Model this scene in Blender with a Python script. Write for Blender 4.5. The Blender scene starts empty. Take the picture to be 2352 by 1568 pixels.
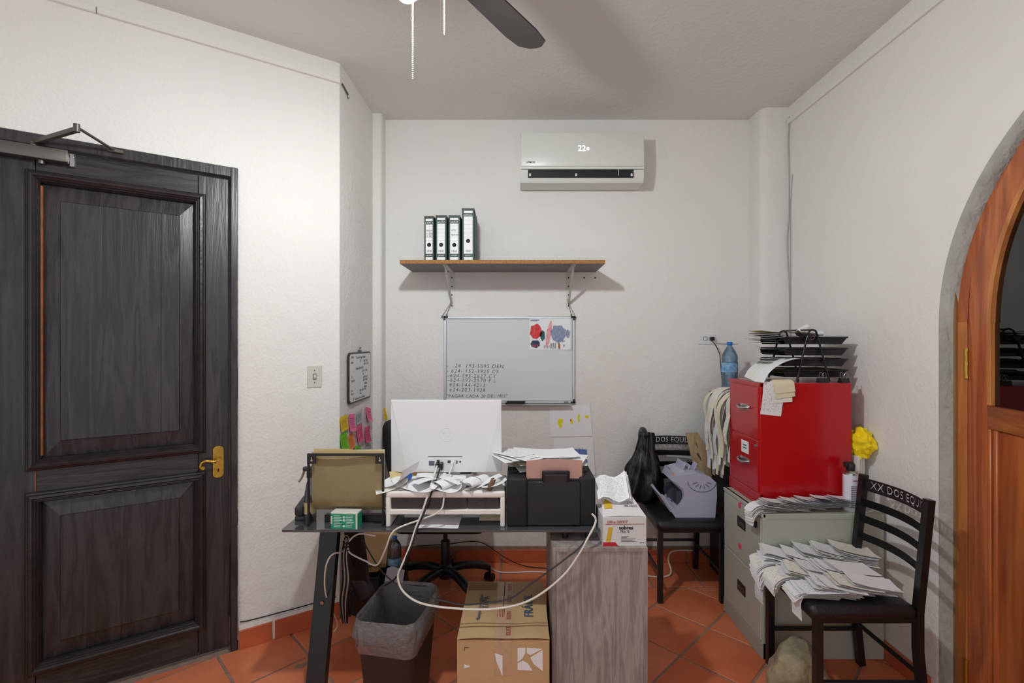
import bpy, bmesh, math, random
from mathutils import Vector, Matrix, noise as mnoise
random.seed(7)
R_ = math.radians
scene = bpy.context.scene
COL = scene.collection

# ------------------------------------------------------------------ camera, world, exposure
F, CX, CY, CAMZ = 1110.0, 1190.0, 784.0, 1.53      # focal length and vanishing point in photo pixels
cd = bpy.data.cameras.new('camera'); cam = bpy.data.objects.new('camera', cd); COL.objects.link(cam)
cam.location = (0, 0, CAMZ); cam.rotation_euler = (R_(90), 0, 0)
cd.sensor_width = 36; cd.lens = 36 * F / 2352; cd.shift_x = -(CX - 1176) / 2352; cd.clip_start = .02
scene.camera = cam
w = bpy.data.worlds.new('world'); scene.world = w; w.use_nodes = True
w.node_tree.nodes['Background'].inputs[0].default_value = (.98, .985, 1, 1)
w.node_tree.nodes['Background'].inputs[1].default_value = .8
scene.view_settings.view_transform = 'Standard'; scene.view_settings.look = 'None'
scene.view_settings.gamma = 1; scene.view_settings.exposure = 0.2
try: scene.view_settings.use_curve_mapping = False
except Exception: pass
BULB = 690.0                                        # emission of the fan lamp's bulb

# ------------------------------------------------------------------ helpers
def W(px, py, Y):                                   # photo pixel at depth Y -> point
    return Vector(((px - CX) * Y / F, Y, CAMZ + (CY - py) * Y / F))
def lin(c):
    f = lambda v: v / 12.92 if v <= .04045 else ((v + .055) / 1.055) ** 2.4
    return tuple(f(v / 255) for v in c) + (1,)
MATS = {}
def mat(name, col, rough=.5, metal=0, bump=0, bs=60, var=0, vs=4, spec=.5, emit=0, stretch=(1, 1, 1), col2=None, alpha=1, coat=0, bump2=0, bs2=8):
    m = bpy.data.materials.new(name); m.use_nodes = True; MATS[name] = m
    nt = m.node_tree; N = nt.nodes; L = nt.links; p = N['Principled BSDF']
    c = lin(col); p.inputs['Base Color'].default_value = c
    p.inputs['Roughness'].default_value = rough; p.inputs['Metallic'].default_value = metal
    p.inputs['Specular IOR Level'].default_value = spec; p.inputs['Coat Weight'].default_value = coat
    p.inputs['Alpha'].default_value = alpha
    tc = N.new('ShaderNodeTexCoord'); mp = N.new('ShaderNodeMapping'); mp.inputs['Scale'].default_value = stretch
    L.new(tc.outputs['Object'], mp.inputs[0])
    if var or col2:
        nz = N.new('ShaderNodeTexNoise'); nz.inputs['Scale'].default_value = vs; nz.inputs['Detail'].default_value = 5
        L.new(mp.outputs[0], nz.inputs['Vector'])
        rp = N.new('ShaderNodeValToRGB'); rp.color_ramp.elements[0].position = .3; rp.color_ramp.elements[1].position = .7
        if col2: a, b = c, lin(col2)
        else:
            a = tuple(max(0, v * (1 - var)) for v in c[:3]) + (1,); b = tuple(min(1, v * (1 + var)) for v in c[:3]) + (1,)
        rp.color_ramp.elements[0].color = a; rp.color_ramp.elements[1].color = b
        L.new(nz.outputs['Fac'], rp.inputs[0]); L.new(rp.outputs[0], p.inputs['Base Color'])
    if bump or bump2:
        bn = N.new('ShaderNodeBump'); bn.inputs['Strength'].default_value = bump; bn.inputs['Distance'].default_value = .01
        b1 = N.new('ShaderNodeTexNoise'); b1.inputs['Scale'].default_value = bs; b1.inputs['Detail'].default_value = 4
        L.new(mp.outputs[0], b1.inputs['Vector']); L.new(b1.outputs['Fac'], bn.inputs['Height'])
        out = bn
        if bump2:
            b2 = N.new('ShaderNodeTexNoise'); b2.inputs['Scale'].default_value = bs2; b2.inputs['Detail'].default_value = 3
            L.new(mp.outputs[0], b2.inputs['Vector'])
            bq = N.new('ShaderNodeBump'); bq.inputs['Strength'].default_value = bump2; bq.inputs['Distance'].default_value = .03
            L.new(b2.outputs['Fac'], bq.inputs['Height']); L.new(bn.outputs[0], bq.inputs['Normal']); out = bq
        L.new(out.outputs[0], p.inputs['Normal'])
    if emit:
        p.inputs['Emission Color'].default_value = c; p.inputs['Emission Strength'].default_value = emit
    return m
def wood(name, dark, light, rough=.4, scale=6, axis=2, bump=.15, spec=.5, dist=3.0, ring=9):
    """grain runs along the given local axis"""
    m = mat(name, dark, rough, spec=spec); nt = m.node_tree; N = nt.nodes; L = nt.links; p = N['Principled BSDF']
    tc = N.new('ShaderNodeTexCoord'); mp = N.new('ShaderNodeMapping')
    s = [scale] * 3; s[axis] = scale * .09; mp.inputs['Scale'].default_value = s
    L.new(tc.outputs['Object'], mp.inputs[0])
    nz = N.new('ShaderNodeTexNoise'); nz.inputs['Scale'].default_value = 2.2; nz.inputs['Detail'].default_value = 6; nz.inputs['Distortion'].default_value = .6
    L.new(mp.outputs[0], nz.inputs['Vector'])
    mu = N.new('ShaderNodeMath'); mu.operation = 'MULTIPLY'; mu.inputs[1].default_value = ring; L.new(nz.outputs['Fac'], mu.inputs[0])
    fr = N.new('ShaderNodeMath'); fr.operation = 'PINGPONG'; fr.inputs[1].default_value = 1; L.new(mu.outputs[0], fr.inputs[0])
    n2 = N.new('ShaderNodeTexNoise'); n2.inputs['Scale'].default_value = 22; n2.inputs['Detail'].default_value = 5; L.new(mp.outputs[0], n2.inputs['Vector'])
    mx = N.new('ShaderNodeMix'); mx.inputs[0].default_value = .5; L.new(fr.outputs[0], mx.inputs[2]); L.new(n2.outputs['Fac'], mx.inputs[3])
    rp = N.new('ShaderNodeValToRGB'); rp.color_ramp.elements[0].color = lin(dark); rp.color_ramp.elements[1].color = lin(light)
    rp.color_ramp.elements[0].position = .2; rp.color_ramp.elements[1].position = .8
    L.new(mx.outputs[0], rp.inputs[0]); L.new(rp.outputs[0], p.inputs['Base Color'])
    bn = N.new('ShaderNodeBump'); bn.inputs['Strength'].default_value = bump; bn.inputs['Distance'].default_value = .004
    L.new(mx.outputs[0], bn.inputs['Height']); L.new(bn.outputs[0], p.inputs['Normal'])
    return m
def clear(name, tint, gloss=.1, rough=.05, diff=None, dw=.0, bump=0, bs=30):
    """thin clear plastic or glass: tinted see-through, a Fresnel gloss, a little milky diffuse"""
    m = bpy.data.materials.new(name); m.use_nodes = True; MATS[name] = m; nt = m.node_tree; N = nt.nodes; L = nt.links
    N.remove(N['Principled BSDF']); o = N['Material Output']
    t = N.new('ShaderNodeBsdfTransparent'); t.inputs[0].default_value = lin(tint)
    g = N.new('ShaderNodeBsdfGlossy'); g.inputs['Roughness'].default_value = rough
    f = N.new('ShaderNodeFresnel'); f.inputs[0].default_value = 1.5
    ad = N.new('ShaderNodeMath'); ad.operation = 'ADD'; ad.use_clamp = True; ad.inputs[1].default_value = gloss; L.new(f.outputs[0], ad.inputs[0])
    last = t
    if dw:
        d = N.new('ShaderNodeBsdfDiffuse'); d.inputs[0].default_value = lin(diff)
        mm = N.new('ShaderNodeMixShader'); mm.inputs[0].default_value = dw; L.new(t.outputs[0], mm.inputs[1]); L.new(d.outputs[0], mm.inputs[2]); last = mm
    mx = N.new('ShaderNodeMixShader'); L.new(ad.outputs[0], mx.inputs[0]); L.new(last.outputs[0], mx.inputs[1]); L.new(g.outputs[0], mx.inputs[2])
    L.new(mx.outputs[0], o.inputs[0])
    if bump:
        tc = N.new('ShaderNodeTexCoord'); nz = N.new('ShaderNodeTexNoise'); nz.inputs['Scale'].default_value = bs; nz.inputs['Detail'].default_value = 5
        L.new(tc.outputs['Object'], nz.inputs['Vector']); bn = N.new('ShaderNodeBump'); bn.inputs['Strength'].default_value = bump; bn.inputs['Distance'].default_value = .02
        L.new(nz.outputs['Fac'], bn.inputs['Height']); L.new(bn.outputs[0], g.inputs['Normal']); L.new(bn.outputs[0], f.inputs['Normal'])
    return m
def printed(name, paper, ink, rows=16, dens=.5, wcol=26):
    """paper with rows of small print, laid out on the sheet's own UV"""
    m = mat(name, paper, .75, bump=.0); nt = m.node_tree; N = nt.nodes; L = nt.links; p = N['Principled BSDF']
    uv = N.new('ShaderNodeUVMap'); sx = N.new('ShaderNodeSeparateXYZ'); L.new(uv.outputs[0], sx.inputs[0])
    def mth(op, a, b=None):
        n = N.new('ShaderNodeMath'); n.operation = op
        for i, v in enumerate((a, b)):
            if v is None: continue
            if isinstance(v, (int, float)): n.inputs[i].default_value = v
            else: L.new(v, n.inputs[i])
        return n.outputs[0]
    v = mth('MULTIPLY', sx.outputs[1], rows); row = mth('FLOOR', v); fr = mth('FRACT', v)
    line = mth('MULTIPLY', mth('GREATER_THAN', fr, .3), mth('LESS_THAN', fr, .72))
    cb = N.new('ShaderNodeCombineXYZ'); L.new(mth('MULTIPLY', sx.outputs[0], wcol), cb.inputs[0]); L.new(mth('MULTIPLY', row, 7.31), cb.inputs[1])
    oi = N.new('ShaderNodeObjectInfo'); L.new(mth('MULTIPLY', oi.outputs['Random'], 40), cb.inputs[2])
    nz = N.new('ShaderNodeTexNoise'); nz.inputs['Scale'].default_value = 1.0; nz.inputs['Detail'].default_value = 2; L.new(cb.outputs[0], nz.inputs['Vector'])
    word = mth('GREATER_THAN', nz.outputs['Fac'], dens)
    mar = mth('MULTIPLY', mth('MULTIPLY', mth('GREATER_THAN', sx.outputs[0], .08), mth('LESS_THAN', sx.outputs[0], .92)), mth('MULTIPLY', mth('GREATER_THAN', sx.outputs[1], .06), mth('LESS_THAN', sx.outputs[1], .94)))
    fac = mth('MULTIPLY', mth('MULTIPLY', line, word), mar)
    mx = N.new('ShaderNodeMix'); mx.data_type = 'RGBA'; mx.inputs[6].default_value = lin(paper); mx.inputs[7].default_value = lin(ink)
    L.new(mth('MULTIPLY', fac, .75), mx.inputs[0]); L.new(mx.outputs[2], p.inputs['Base Color'])
    return m

class G:
    """collects shapes into one mesh"""
    def __init__(s): s.bm = bmesh.new(); s.uvl = s.bm.loops.layers.uv.new('UVMap')
    def _mi(s, before, mi):
        if mi:
            for f in s.bm.faces:
                if f.index == -1 or f not in before: f.material_index = mi
    def box(s, x0, x1, y0, y1, z0, z1, bev=0, seg=1, mi=0, M=None, only=None):
        bm = s.bm; before = set(bm.faces) if mi else None
        r = bmesh.ops.create_cube(bm, size=1); vs = r['verts']
        T = Matrix.Translation(((x0 + x1) / 2, (y0 + y1) / 2, (z0 + z1) / 2)) @ Matrix.Diagonal((abs(x1 - x0), abs(y1 - y0), abs(z1 - z0), 1))
        bmesh.ops.transform(bm, matrix=(M @ T) if M else T, verts=vs)
        if bev:
            es = list({e for v in vs for e in v.link_edges})
            bmesh.ops.bevel(bm, geom=es, offset=bev, segments=seg, affect='EDGES', profile=.5)
        if mi:
            for f in bm.faces:
                if f not in before: f.material_index = mi
        return s
    def tube(s, pts, r, n=8, closed=False, mi=0, square=False, caps=True):
        bm = s.bm; pts = [Vector(p) for p in pts]; k = len(pts); rings = []
        rr = r if isinstance(r, (list, tuple)) else [r] * k
        up = None
        for i, p in enumerate(pts):
            a = pts[i - 1] if (i or closed) else p; b = pts[(i + 1) % k] if (i < k - 1 or closed) else p
            t = (b - a).normalized() if (b - a).length > 1e-9 else Vector((0, 0, 1))
            if up is None:
                up = Vector((0, 0, 1)) if abs(t.z) < .9 else Vector((0, 1, 0))
            up = (up - t * up.dot(t)); up = up.normalized() if up.length > 1e-6 else t.orthogonal().normalized()
            sd = t.cross(up)
            off = math.pi / 4 if square else 0; sc = math.sqrt(2) if square else 1
            rings.append([bm.verts.new(p + (up * math.cos(2 * math.pi * j / n + off) + sd * math.sin(2 * math.pi * j / n + off)) * rr[i] * sc) for j in range(n)])
        fs = []
        for i in range(k if closed else k - 1):
            A, B = rings[i], rings[(i + 1) % k]
            for j in range(n): fs.append(bm.faces.new((A[j], B[j], B[(j + 1) % n], A[(j + 1) % n])))
        if not closed and caps:
            fs.append(bm.faces.new(rings[0])); fs.append(bm.faces.new(rings[-1][::-1]))
        for f in fs: f.material_index = mi
        return s
    def lathe(s, prof, n=20, c=(0, 0, 0), mi=0, M=None, caps=True):
        bm = s.bm; c = Vector(c); rings = []
        for r, z in prof:
            ring = []
            for j in range(n):
                a = 2 * math.pi * j / n; v = Vector((r * math.cos(a), r * math.sin(a), z)) + c
                ring.append(bm.verts.new(M @ v if M else v))
            rings.append(ring)
        fs = []
        for A, B in zip(rings, rings[1:]):
            for j in range(n): fs.append(bm.faces.new((A[j], A[(j + 1) % n], B[(j + 1) % n], B[j])))
        if caps: fs.append(bm.faces.new(rings[0][::-1])); fs.append(bm.faces.new(rings[-1]))
        for f in fs: f.material_index = mi
        return s
    def prism(s, poly, h0, h1, fn=lambda u, v, h: Vector((u, v, h)), mi=0, side=None):
        bm = s.bm; A = [bm.verts.new(fn(u, v, h0)) for u, v in poly]; B = [bm.verts.new(fn(u, v, h1)) for u, v in poly]
        n = len(poly); fs = [bm.faces.new(A[::-1]), bm.faces.new(B)]
        for f in fs: f.material_index = mi
        for i in range(n):
            f = bm.faces.new((A[i], A[(i + 1) % n], B[(i + 1) % n], B[i])); f.material_index = mi if side is None else side
        return s
    def grid(s, nu, nv, fn, mi=0, wrap=False):
        bm = s.bm; V = [[bm.verts.new(fn(i / nu, j / nv)) for j in range(nv + 1)] for i in range(nu + (0 if wrap else 1))]
        for i in range(nu):
            i2 = (i + 1) % len(V)
            for j in range(nv):
                f = bm.faces.new((V[i][j], V[i2][j], V[i2][j + 1], V[i][j + 1])); f.material_index = mi
                for l, (a, b) in zip(f.loops, ((i, j), (i + 1, j), (i + 1, j + 1), (i, j + 1))): l[s.uvl].uv = (a / nu, b / nv)
        return s
    def quad(s, a, b, c, d, mi=0):
        f = s.bm.faces.new([s.bm.verts.new(Vector(p)) for p in (a, b, c, d)]); f.material_index = mi
        for l, uv in zip(f.loops, ((0, 0), (1, 0), (1, 1), (0, 1))): l[s.uvl].uv = uv
        return s
def islands(bm):
    seen = set(); out = []
    for v in bm.verts:
        if v in seen: continue
        st = [v]; seen.add(v); isl = []
        while st:
            q = st.pop(); isl.append(q)
            for e in q.link_edges:
                o = e.other_vert(q)
                if o not in seen: seen.add(o); st.append(o)
        out.append(isl)
    return out
def each(name, g, mats, parent=None, smooth=None, **kw):
    """every separate piece of g becomes an object of its own"""
    res = []
    for isl in islands(g.bm):
        h = G(); mp = {v: h.bm.verts.new(v.co) for v in isl}
        for f in {f for v in isl for f in v.link_faces}:
            nf = h.bm.faces.new([mp[v] for v in f.verts]); nf.material_index = f.material_index
            for a, b in zip(f.loops, nf.loops): b[h.uvl].uv = a[g.uvl].uv
        res.append(obj(name, h, mats, parent, smooth, **kw))
    g.bm.free(); return res
def stuff(o): o['kind'] = 'stuff'; return o
def obj(name, g, mats, parent=None, smooth=None, loc=(0, 0, 0), rot=(0, 0, 0), fixn=True, world=False):
    if fixn: bmesh.ops.recalc_face_normals(g.bm, faces=g.bm.faces)
    me = bpy.data.meshes.new(name); g.bm.to_mesh(me); g.bm.free()
    for m in (mats if isinstance(mats, (list, tuple)) else [mats]): me.materials.append(MATS[m])
    if smooth is not None:
        me.polygons.foreach_set('use_smooth', [True] * len(me.polygons)); me.set_sharp_from_angle(angle=R_(smooth))
    o = bpy.data.objects.new(name, me); COL.objects.link(o); o.location = loc; o.rotation_euler = rot
    if parent:
        o.parent = parent
        if world: o.matrix_parent_inverse = (Matrix.Translation(parent.location) @ parent.rotation_euler.to_matrix().to_4x4()).inverted()
    return o
def tag(o, label, cat, group=None, kind=None):
    o['label'] = label; o['category'] = cat
    if group: o['group'] = group
    if kind: o['kind'] = kind
    return o
def thing(name, label, cat, loc=(0, 0, 0), rz=0, group=None, kind=None):
    o = bpy.data.objects.new(name, None); COL.objects.link(o); o.location = loc; o.rotation_euler = (0, 0, R_(rz)); o.empty_display_size = .05
    return tag(o, label, cat, group, kind)
def text_into(g, s, size, M, mi=0, align='LEFT', ext=.0004, offset=0, shear=0, space=1.0):
    """lettering in the XY plane of M, joined into g"""
    c = bpy.data.curves.new('t', 'FONT'); c.body = s; c.size = size; c.align_x = align; c.extrude = ext; c.offset = offset; c.shear = shear
    c.space_character = space; c.resolution_u = 2
    o = bpy.data.objects.new('t', c); me = bpy.data.meshes.new_from_object(o)
    n0 = len(g.bm.verts); f0 = len(g.bm.faces)
    me.transform(M); g.bm.from_mesh(me); g.bm.faces.ensure_lookup_table()
    for f in g.bm.faces[f0:]: f.material_index = mi
    bpy.data.objects.remove(o); bpy.data.curves.remove(c); bpy.data.meshes.remove(me)
def lettering(name, lines, mats, parent=None, **kw):
    g = G()
    for (s, size, M) in lines: text_into(g, s, size, M, **kw)
    return obj(name, g, mats, parent, fixn=False)
def frame_M(o, x, y):                                # plane through o with x and y directions
    x = Vector(x).normalized(); y = Vector(y).normalized(); z = x.cross(y)
    return Matrix(((x.x, y.x, z.x, o[0]), (x.y, y.y, z.y, o[1]), (x.z, y.z, z.z, o[2]), (0, 0, 0, 1)))
def spline(pts, n=6):
    P = [Vector(p) for p in pts]; P = [P[0] * 2 - P[1]] + P + [P[-1] * 2 - P[-2]]; out = []
    for i in range(1, len(P) - 2):
        a, b, c, d = P[i - 1:i + 3]
        for k in range(n):
            t = k / n; out.append(.5 * ((2 * b) + (c - a) * t + (2 * a - 5 * b + 4 * c - d) * t * t + (3 * b - a - 3 * c + d) * t ** 3))
    return out + [P[-2]]
def cable(name, pts, r, m, label=None, cat='cable', parent=None, n=6, group=None):
    o = obj(name, G().tube(spline(pts, n), r, 6), m, parent, 40)
    if label: tag(o, label, cat, group)
    return o
def rnd(a, b): return random.uniform(a, b)

# ------------------------------------------------------------------ materials
mat('plaster', (233, 230, 227), .85, bump=.35, bs=70, bump2=.25, bs2=9, spec=.25, var=.02, vs=1.6)
mat('plaster_ceiling', (224, 221, 218), .9, bump=.25, bs=50, bump2=.2, bs2=6, spec=.2)
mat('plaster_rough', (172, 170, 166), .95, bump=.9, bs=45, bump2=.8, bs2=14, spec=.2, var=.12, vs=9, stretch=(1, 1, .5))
mat('grout', (150, 126, 112), .95, bump=.6, bs=90, var=.15, vs=20)
for i, (a, b) in enumerate((((220, 128, 88), (202, 106, 68)), ((212, 118, 78), (194, 98, 60)), ((226, 136, 98), (208, 116, 78)))):
    mat('terracotta%d' % i, a, .5, col2=b, vs=5, bump=.08, bs=40, spec=.35)
mat('base_tile', (198, 104, 66), .5, col2=(182, 88, 54), vs=6, bump=.1, bs=40)
wood('door_black', (34, 30, 31), (60, 55, 57), .36, 7, 2, .3)
wood('door_black_h', (33, 28, 29), (57, 51, 52), .36, 7, 0, .3)
mat('moulding_black', (40, 35, 35), .35, bump=.2, bs=40, var=.3, vs=12, stretch=(1, 1, 1))
wood('mahogany', (152, 76, 42), (198, 114, 64), .32, 4, 2, .06)
wood('mahogany_light', (176, 104, 54), (212, 140, 78), .38, 4, 2, .06)
wood('mahogany_panel', (140, 68, 32), (208, 124, 62), .3, 2.2, 2, .04, ring=4)
wood('mahogany_rail', (130, 66, 30), (180, 104, 50), .3, 4, 1, .05)
wood('laminate_grey', (136, 126, 122), (174, 165, 160), .5, 13, 2, .08)
wood('laminate_edge', (132, 122, 118), (168, 159, 154), .5, 7, 2, .08)
wood('plank', (170, 140, 104), (205, 180, 146), .6, 7, 2, .1)
mat('chipboard', (186, 136, 78), .8, col2=(140, 92, 46), vs=90, bump=.5, bs=120)
mat('shelf_grey', (132, 128, 126), .6)
mat('white_plastic', (230, 230, 231), .38, spec=.5)
mat('white_plastic2', (240, 236, 231), .45)
mat('ac_white', (222, 222, 218), .3)
mat('black_plastic', (26, 26, 29), .4)
mat('black_matte', (20, 20, 21), .7)
mat('black_metal', (22, 22, 24), .38, spec=.5, bump=.05, bs=200)
mat('black_leather', (24, 24, 27), .38, bump=.25, bs=220)
mat('bag_black', (16, 16, 19), .26, bump=.5, bs=34, stretch=(1, 1, .35))
mat('dark_plastic', (52, 50, 54), .45)
mat('steel', (190, 190, 190), .3, metal=1)
mat('steel_dark', (112, 108, 104), .45, metal=.8)
mat('aluminium', (200, 202, 205), .35, metal=.85)
mat('brass', (190, 150, 66), .32, metal=.9, bump=.1, bs=60, var=.2, vs=14)
mat('bracket', (206, 203, 198), .45, metal=.2)
mat('red_metal', (184, 8, 20), .24, coat=.3, bump=.06, bs=260)
mat('red_paint', (190, 20, 30), .5)
mat('grey_metal', (176, 178, 166), .42)
mat('grey_metal2', (160, 162, 151), .45)
mat('cabinet_black', (34, 35, 34), .5)
mat('counter_grey', (182, 184, 205), .4)
mat('counter_dark', (60, 62, 74), .45)
mat('paper', (238, 238, 240), .8)
mat('paper_cream', (228, 218, 190), .8)
mat('paper_pink', (206, 160, 148), .8)
mat('manila', (212, 186, 136), .8)
mat('folder_tan', (200, 178, 130), .8, var=.1, vs=5)
printed('receipt', (236, 236, 240), (150, 152, 164), 18, .53)
printed('receipt_warm', (236, 233, 224), (156, 152, 148), 16, .55)
printed('letter', (240, 240, 242), (136, 137, 146), 26, .53, 30)
mat('cardboard', (198, 164, 120), .8, var=.08, vs=6, bump=.08, bs=70)
mat('cardboard_dark', (150, 112, 72), .85, var=.1, vs=5)
mat('tape', (198, 164, 132), .3, var=.1, vs=30)
mat('ink_red', (168, 62, 58), .6); mat('ink_blue', (70, 84, 112), .7); mat('ink_black', (28, 28, 30), .7); mat('ink_grey', (96, 98, 104), .7)
mat('ink_dark', (60, 62, 66), .7)
mat('white_ink', (235, 235, 235), .6)
mat('whiteboard', (216, 218, 220), .25, spec=.4)
for n_, c_ in dict(n_yellow=(240, 200, 20), n_pink=(250, 122, 168), n_pink2=(240, 96, 146), n_green=(124, 205, 44), n_orange=(250, 146, 84), n_grey=(196, 198, 206), n_lilac=(206, 204, 218)).items(): mat(n_, c_, .8)
mat('cray_red', (200, 44, 50), .8, col2=(226, 90, 90), vs=60); mat('cray_pink', (226, 120, 136), .8, col2=(240, 190, 195), vs=50)
mat('cray_blue', (112, 122, 160), .8, col2=(170, 176, 198), vs=60, stretch=(3, 3, 1)); mat('cray_teal', (70, 120, 124), .8, col2=(30, 40, 50), vs=60)
mat('cray_brown', (170, 100, 50), .8); mat('cray_yellow', (236, 226, 30), .8); mat('cray_navy', (60, 66, 96), .8)
mat('cray_royal', (80, 112, 186), .8, col2=(130, 152, 205), vs=70, stretch=(4, 1, 1))
mat('binder_green', (34, 62, 56), .55); mat('binder_dark', (48, 60, 56), .55)
mat('green_box', (24, 150, 112), .45); mat('box_white', (222, 222, 214), .6)
mat('env_white', (226, 224, 224), .55); mat('env_red', (196, 22, 40), .5); mat('env_gold', (222, 180, 50), .6)
mat('bin_brown', (46, 34, 31), .55)
clear('liner', (248, 248, 250), .05, .12, (245, 245, 250), .14, 1.0, 60)
clear('pet', (196, 222, 238), .06, .06, (150, 196, 226), .18, .3, 40)
clear('pet_clear', (206, 214, 222), .08, .06, (180, 196, 214), .1, .3, 40)
clear('water', (200, 222, 236), .03, .03, (170, 200, 225), .1)
clear('smoked_glass', (96, 98, 102), .14, .08, (98, 100, 105), .6)
clear('pane', (120, 122, 128), .05, .01)
clear('drawer_clear', (206, 202, 206), .05, .1, (150, 146, 150), .1)
mat('cap_blue', (34, 110, 200), .4); mat('label_blue', (60, 130, 200), .5, col2=(170, 210, 235), vs=30)
mat('stone', (176, 162, 130), .9, col2=(116, 106, 88), vs=14, bump=.8, bs=30, bump2=.8, bs2=8)
mat('yellow_cloth', (255, 224, 20), .85, bump=.4, bs=30)
mat('can_white', (222, 222, 234), .35)
mat('cigar', (104, 76, 54), .8, var=.3, vs=30)
mat('cord_white', (226, 220, 212), .5); mat('cord_black', (24, 23, 23), .5); mat('cord_grey', (176, 174, 172), .5)
mat('blade', (64, 58, 56), .5); mat('fan_metal', (206, 204, 200), .35, metal=.4)
mat('bare_wood', (150, 88, 54), .7, var=.3, vs=20); mat('worn_paint', (176, 170, 162), .7, var=.3, vs=30)
mat('bulb', (246, 252, 252), .5, emit=BULB)
mat('digit', (255, 255, 255), .5, emit=1.6)
mat('void', (18, 20, 26), .5)
mat('pale_switch', (208, 205, 196), .4)
mat('pinkmark', (244, 70, 110), .6)
mat('junk', (96, 64, 52), .6, col2=(40, 34, 40), vs=60, bump=.6, bs=70)
def perforated():
    m = mat('mesh_metal', (40, 36, 30), .5); nt = m.node_tree; N = nt.nodes; L = nt.links; p = N['Principled BSDF']
    uv = N.new('ShaderNodeUVMap'); mp = N.new('ShaderNodeMapping'); mp.inputs['Scale'].default_value = (105, 95, 1); mp.inputs['Rotation'].default_value = (0, 0, R_(45)); L.new(uv.outputs[0], mp.inputs[0])
    vo = N.new('ShaderNodeTexVoronoi'); vo.inputs['Scale'].default_value = 1; vo.inputs['Randomness'].default_value = 0; L.new(mp.outputs[0], vo.inputs['Vector'])
    g = N.new('ShaderNodeMath'); g.operation = 'GREATER_THAN'; g.inputs[1].default_value = .47; L.new(vo.outputs['Distance'], g.inputs[0])
    L.new(g.outputs[0], p.inputs['Alpha'])
perforated()

# ------------------------------------------------------------------ the room
CEIL, YB, XR, YN = 3.072, 3.364, 1.78, -1.5
C = Vector((-.99, 2.68)); WA = 34.0
d_ = Vector((math.cos(R_(WA)), math.sin(R_(WA)))); n_ = Vector((math.sin(R_(WA)), -math.cos(R_(WA))))
def struct(name, g, mats, label, cat, smooth=None):
    return tag(obj(name, g, mats, None, smooth), label, cat, kind='structure')
struct('ceiling', G().box(-5.4, 3.4, YN, 3.6, CEIL, CEIL + .15), 'plaster_ceiling', 'white plastered ceiling above the ceiling fan', 'ceiling')
struct('wall_back', G().box(-1.2, 3.4, YB, YB + .2, -.1, CEIL + .02), 'plaster', 'white plastered wall carrying the shelf and air conditioner', 'wall')
g = G().prism([(C.x, C.y), (-.978, 3.5), (-1.3, 3.5), (-1.3, 2.66)], -.1, CEIL + .01)
struct('wall_return', g, 'plaster', 'narrow white wall with sticky notes and small whiteboard', 'wall')
def rounded_post(x0, x1, y0, y1, r, cx, cy):          # corner post with one rounded front corner
    pts = [(x0, y1), (x1, y1)]
    if cx > 0: pts = [(x0, y1), (x0, y0)] + [(x1 - r + r * math.sin(a), y0 + r - r * math.cos(a)) for a in [R_(q * 15) for q in range(7)]] + [(x1, y1)]
    else: pts = [(x1, y1), (x1, y0)] + [(x0 + r - r * math.sin(a), y0 + r - r * math.cos(a)) for a in [R_(q * 15) for q in range(7)]] + [(x0, y1)]
    return pts
g = G().prism(rounded_post(-1.05, -.922, 3.262, YB + .02, .022, 1, 0), -.1, CEIL + .01)
struct('wall_pillar_left', g, 'plaster', 'slim white pillar in the corner beside the narrow wall', 'pillar', 40)
g = G().prism(rounded_post(1.605, XR + .05, 3.185, YB + .02, .05, -1, 0), -.1, CEIL + .01)
struct('wall_pillar_right', g, 'plaster', 'white rounded pillar in the corner behind the red cabinet', 'pillar', 40)
# door wall, in its own frame: a = distance from the corner, b = out into the room
wl = thing('wall_left', 'white plastered angled wall around the black door', 'wall', (C.x, C.y, 0), 180 + WA, kind='structure')
DA0, DA1, DZ = .489, 1.385, 2.39
g = G(); g.box(0, DA0, -.16, 0, -.1, CEIL + .01); g.box(DA1, 2.05, -.16, 0, -.1, CEIL + .01); g.box(DA0, DA1, -.16, 0, DZ, CEIL + .01)
bmesh.ops.remove_doubles(g.bm, verts=g.bm.verts, dist=1e-5)
obj('plaster_face', g, 'plaster', wl)
# right wall with the arched opening
AR = .93; AY = 2.0 - AR; AZ = 1.6
g = G()
arc = [(AY + AR * math.cos(a), AZ + AR * math.sin(a)) for a in [math.pi * k / 48 for k in range(49)]]
poly = [(YB + .1, -.1), (YB + .1, CEIL + .01), (YN, CEIL + .01), (YN, -.1), (AY - AR, -.1)] + arc[::-1] + [(AY + AR, -.1)]
g.prism(poly, XR, XR + .22, lambda u, v, h: Vector((h, u, v)))
g.bm.normal_update()
es = []
for e in g.bm.edges:
    if all(abs(v.co.x - XR) < 1e-5 for v in e.verts):
        m_ = (e.verts[0].co + e.verts[1].co) / 2
        if AY - AR - .01 < m_.y < AY + AR + .01 and m_.z < AZ + AR + .01 and m_.z > -.09: es.append(e)
bmesh.ops.bevel(g.bm, geom=es, offset=.065, segments=6, affect='EDGES', profile=.5)
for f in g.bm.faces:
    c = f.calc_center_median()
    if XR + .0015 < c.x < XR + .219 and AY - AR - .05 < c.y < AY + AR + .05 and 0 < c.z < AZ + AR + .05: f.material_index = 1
struct('wall_right', g, ['plaster', 'plaster_rough'], 'white plastered wall with the arched doorway', 'wall', 35)
g = G(); g.box(3.2, 3.4, YN, 3.6, -.1, CEIL + .01); g.box(XR + .2, 3.3, YB + .05, 3.6, -.1, CEIL); g.box(XR + .2, 3.3, YN - .1, YN, -.1, CEIL)
struct('wall_hallway', g, 'plaster', 'wall of the dark hallway seen through the arched door', 'wall')

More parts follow.
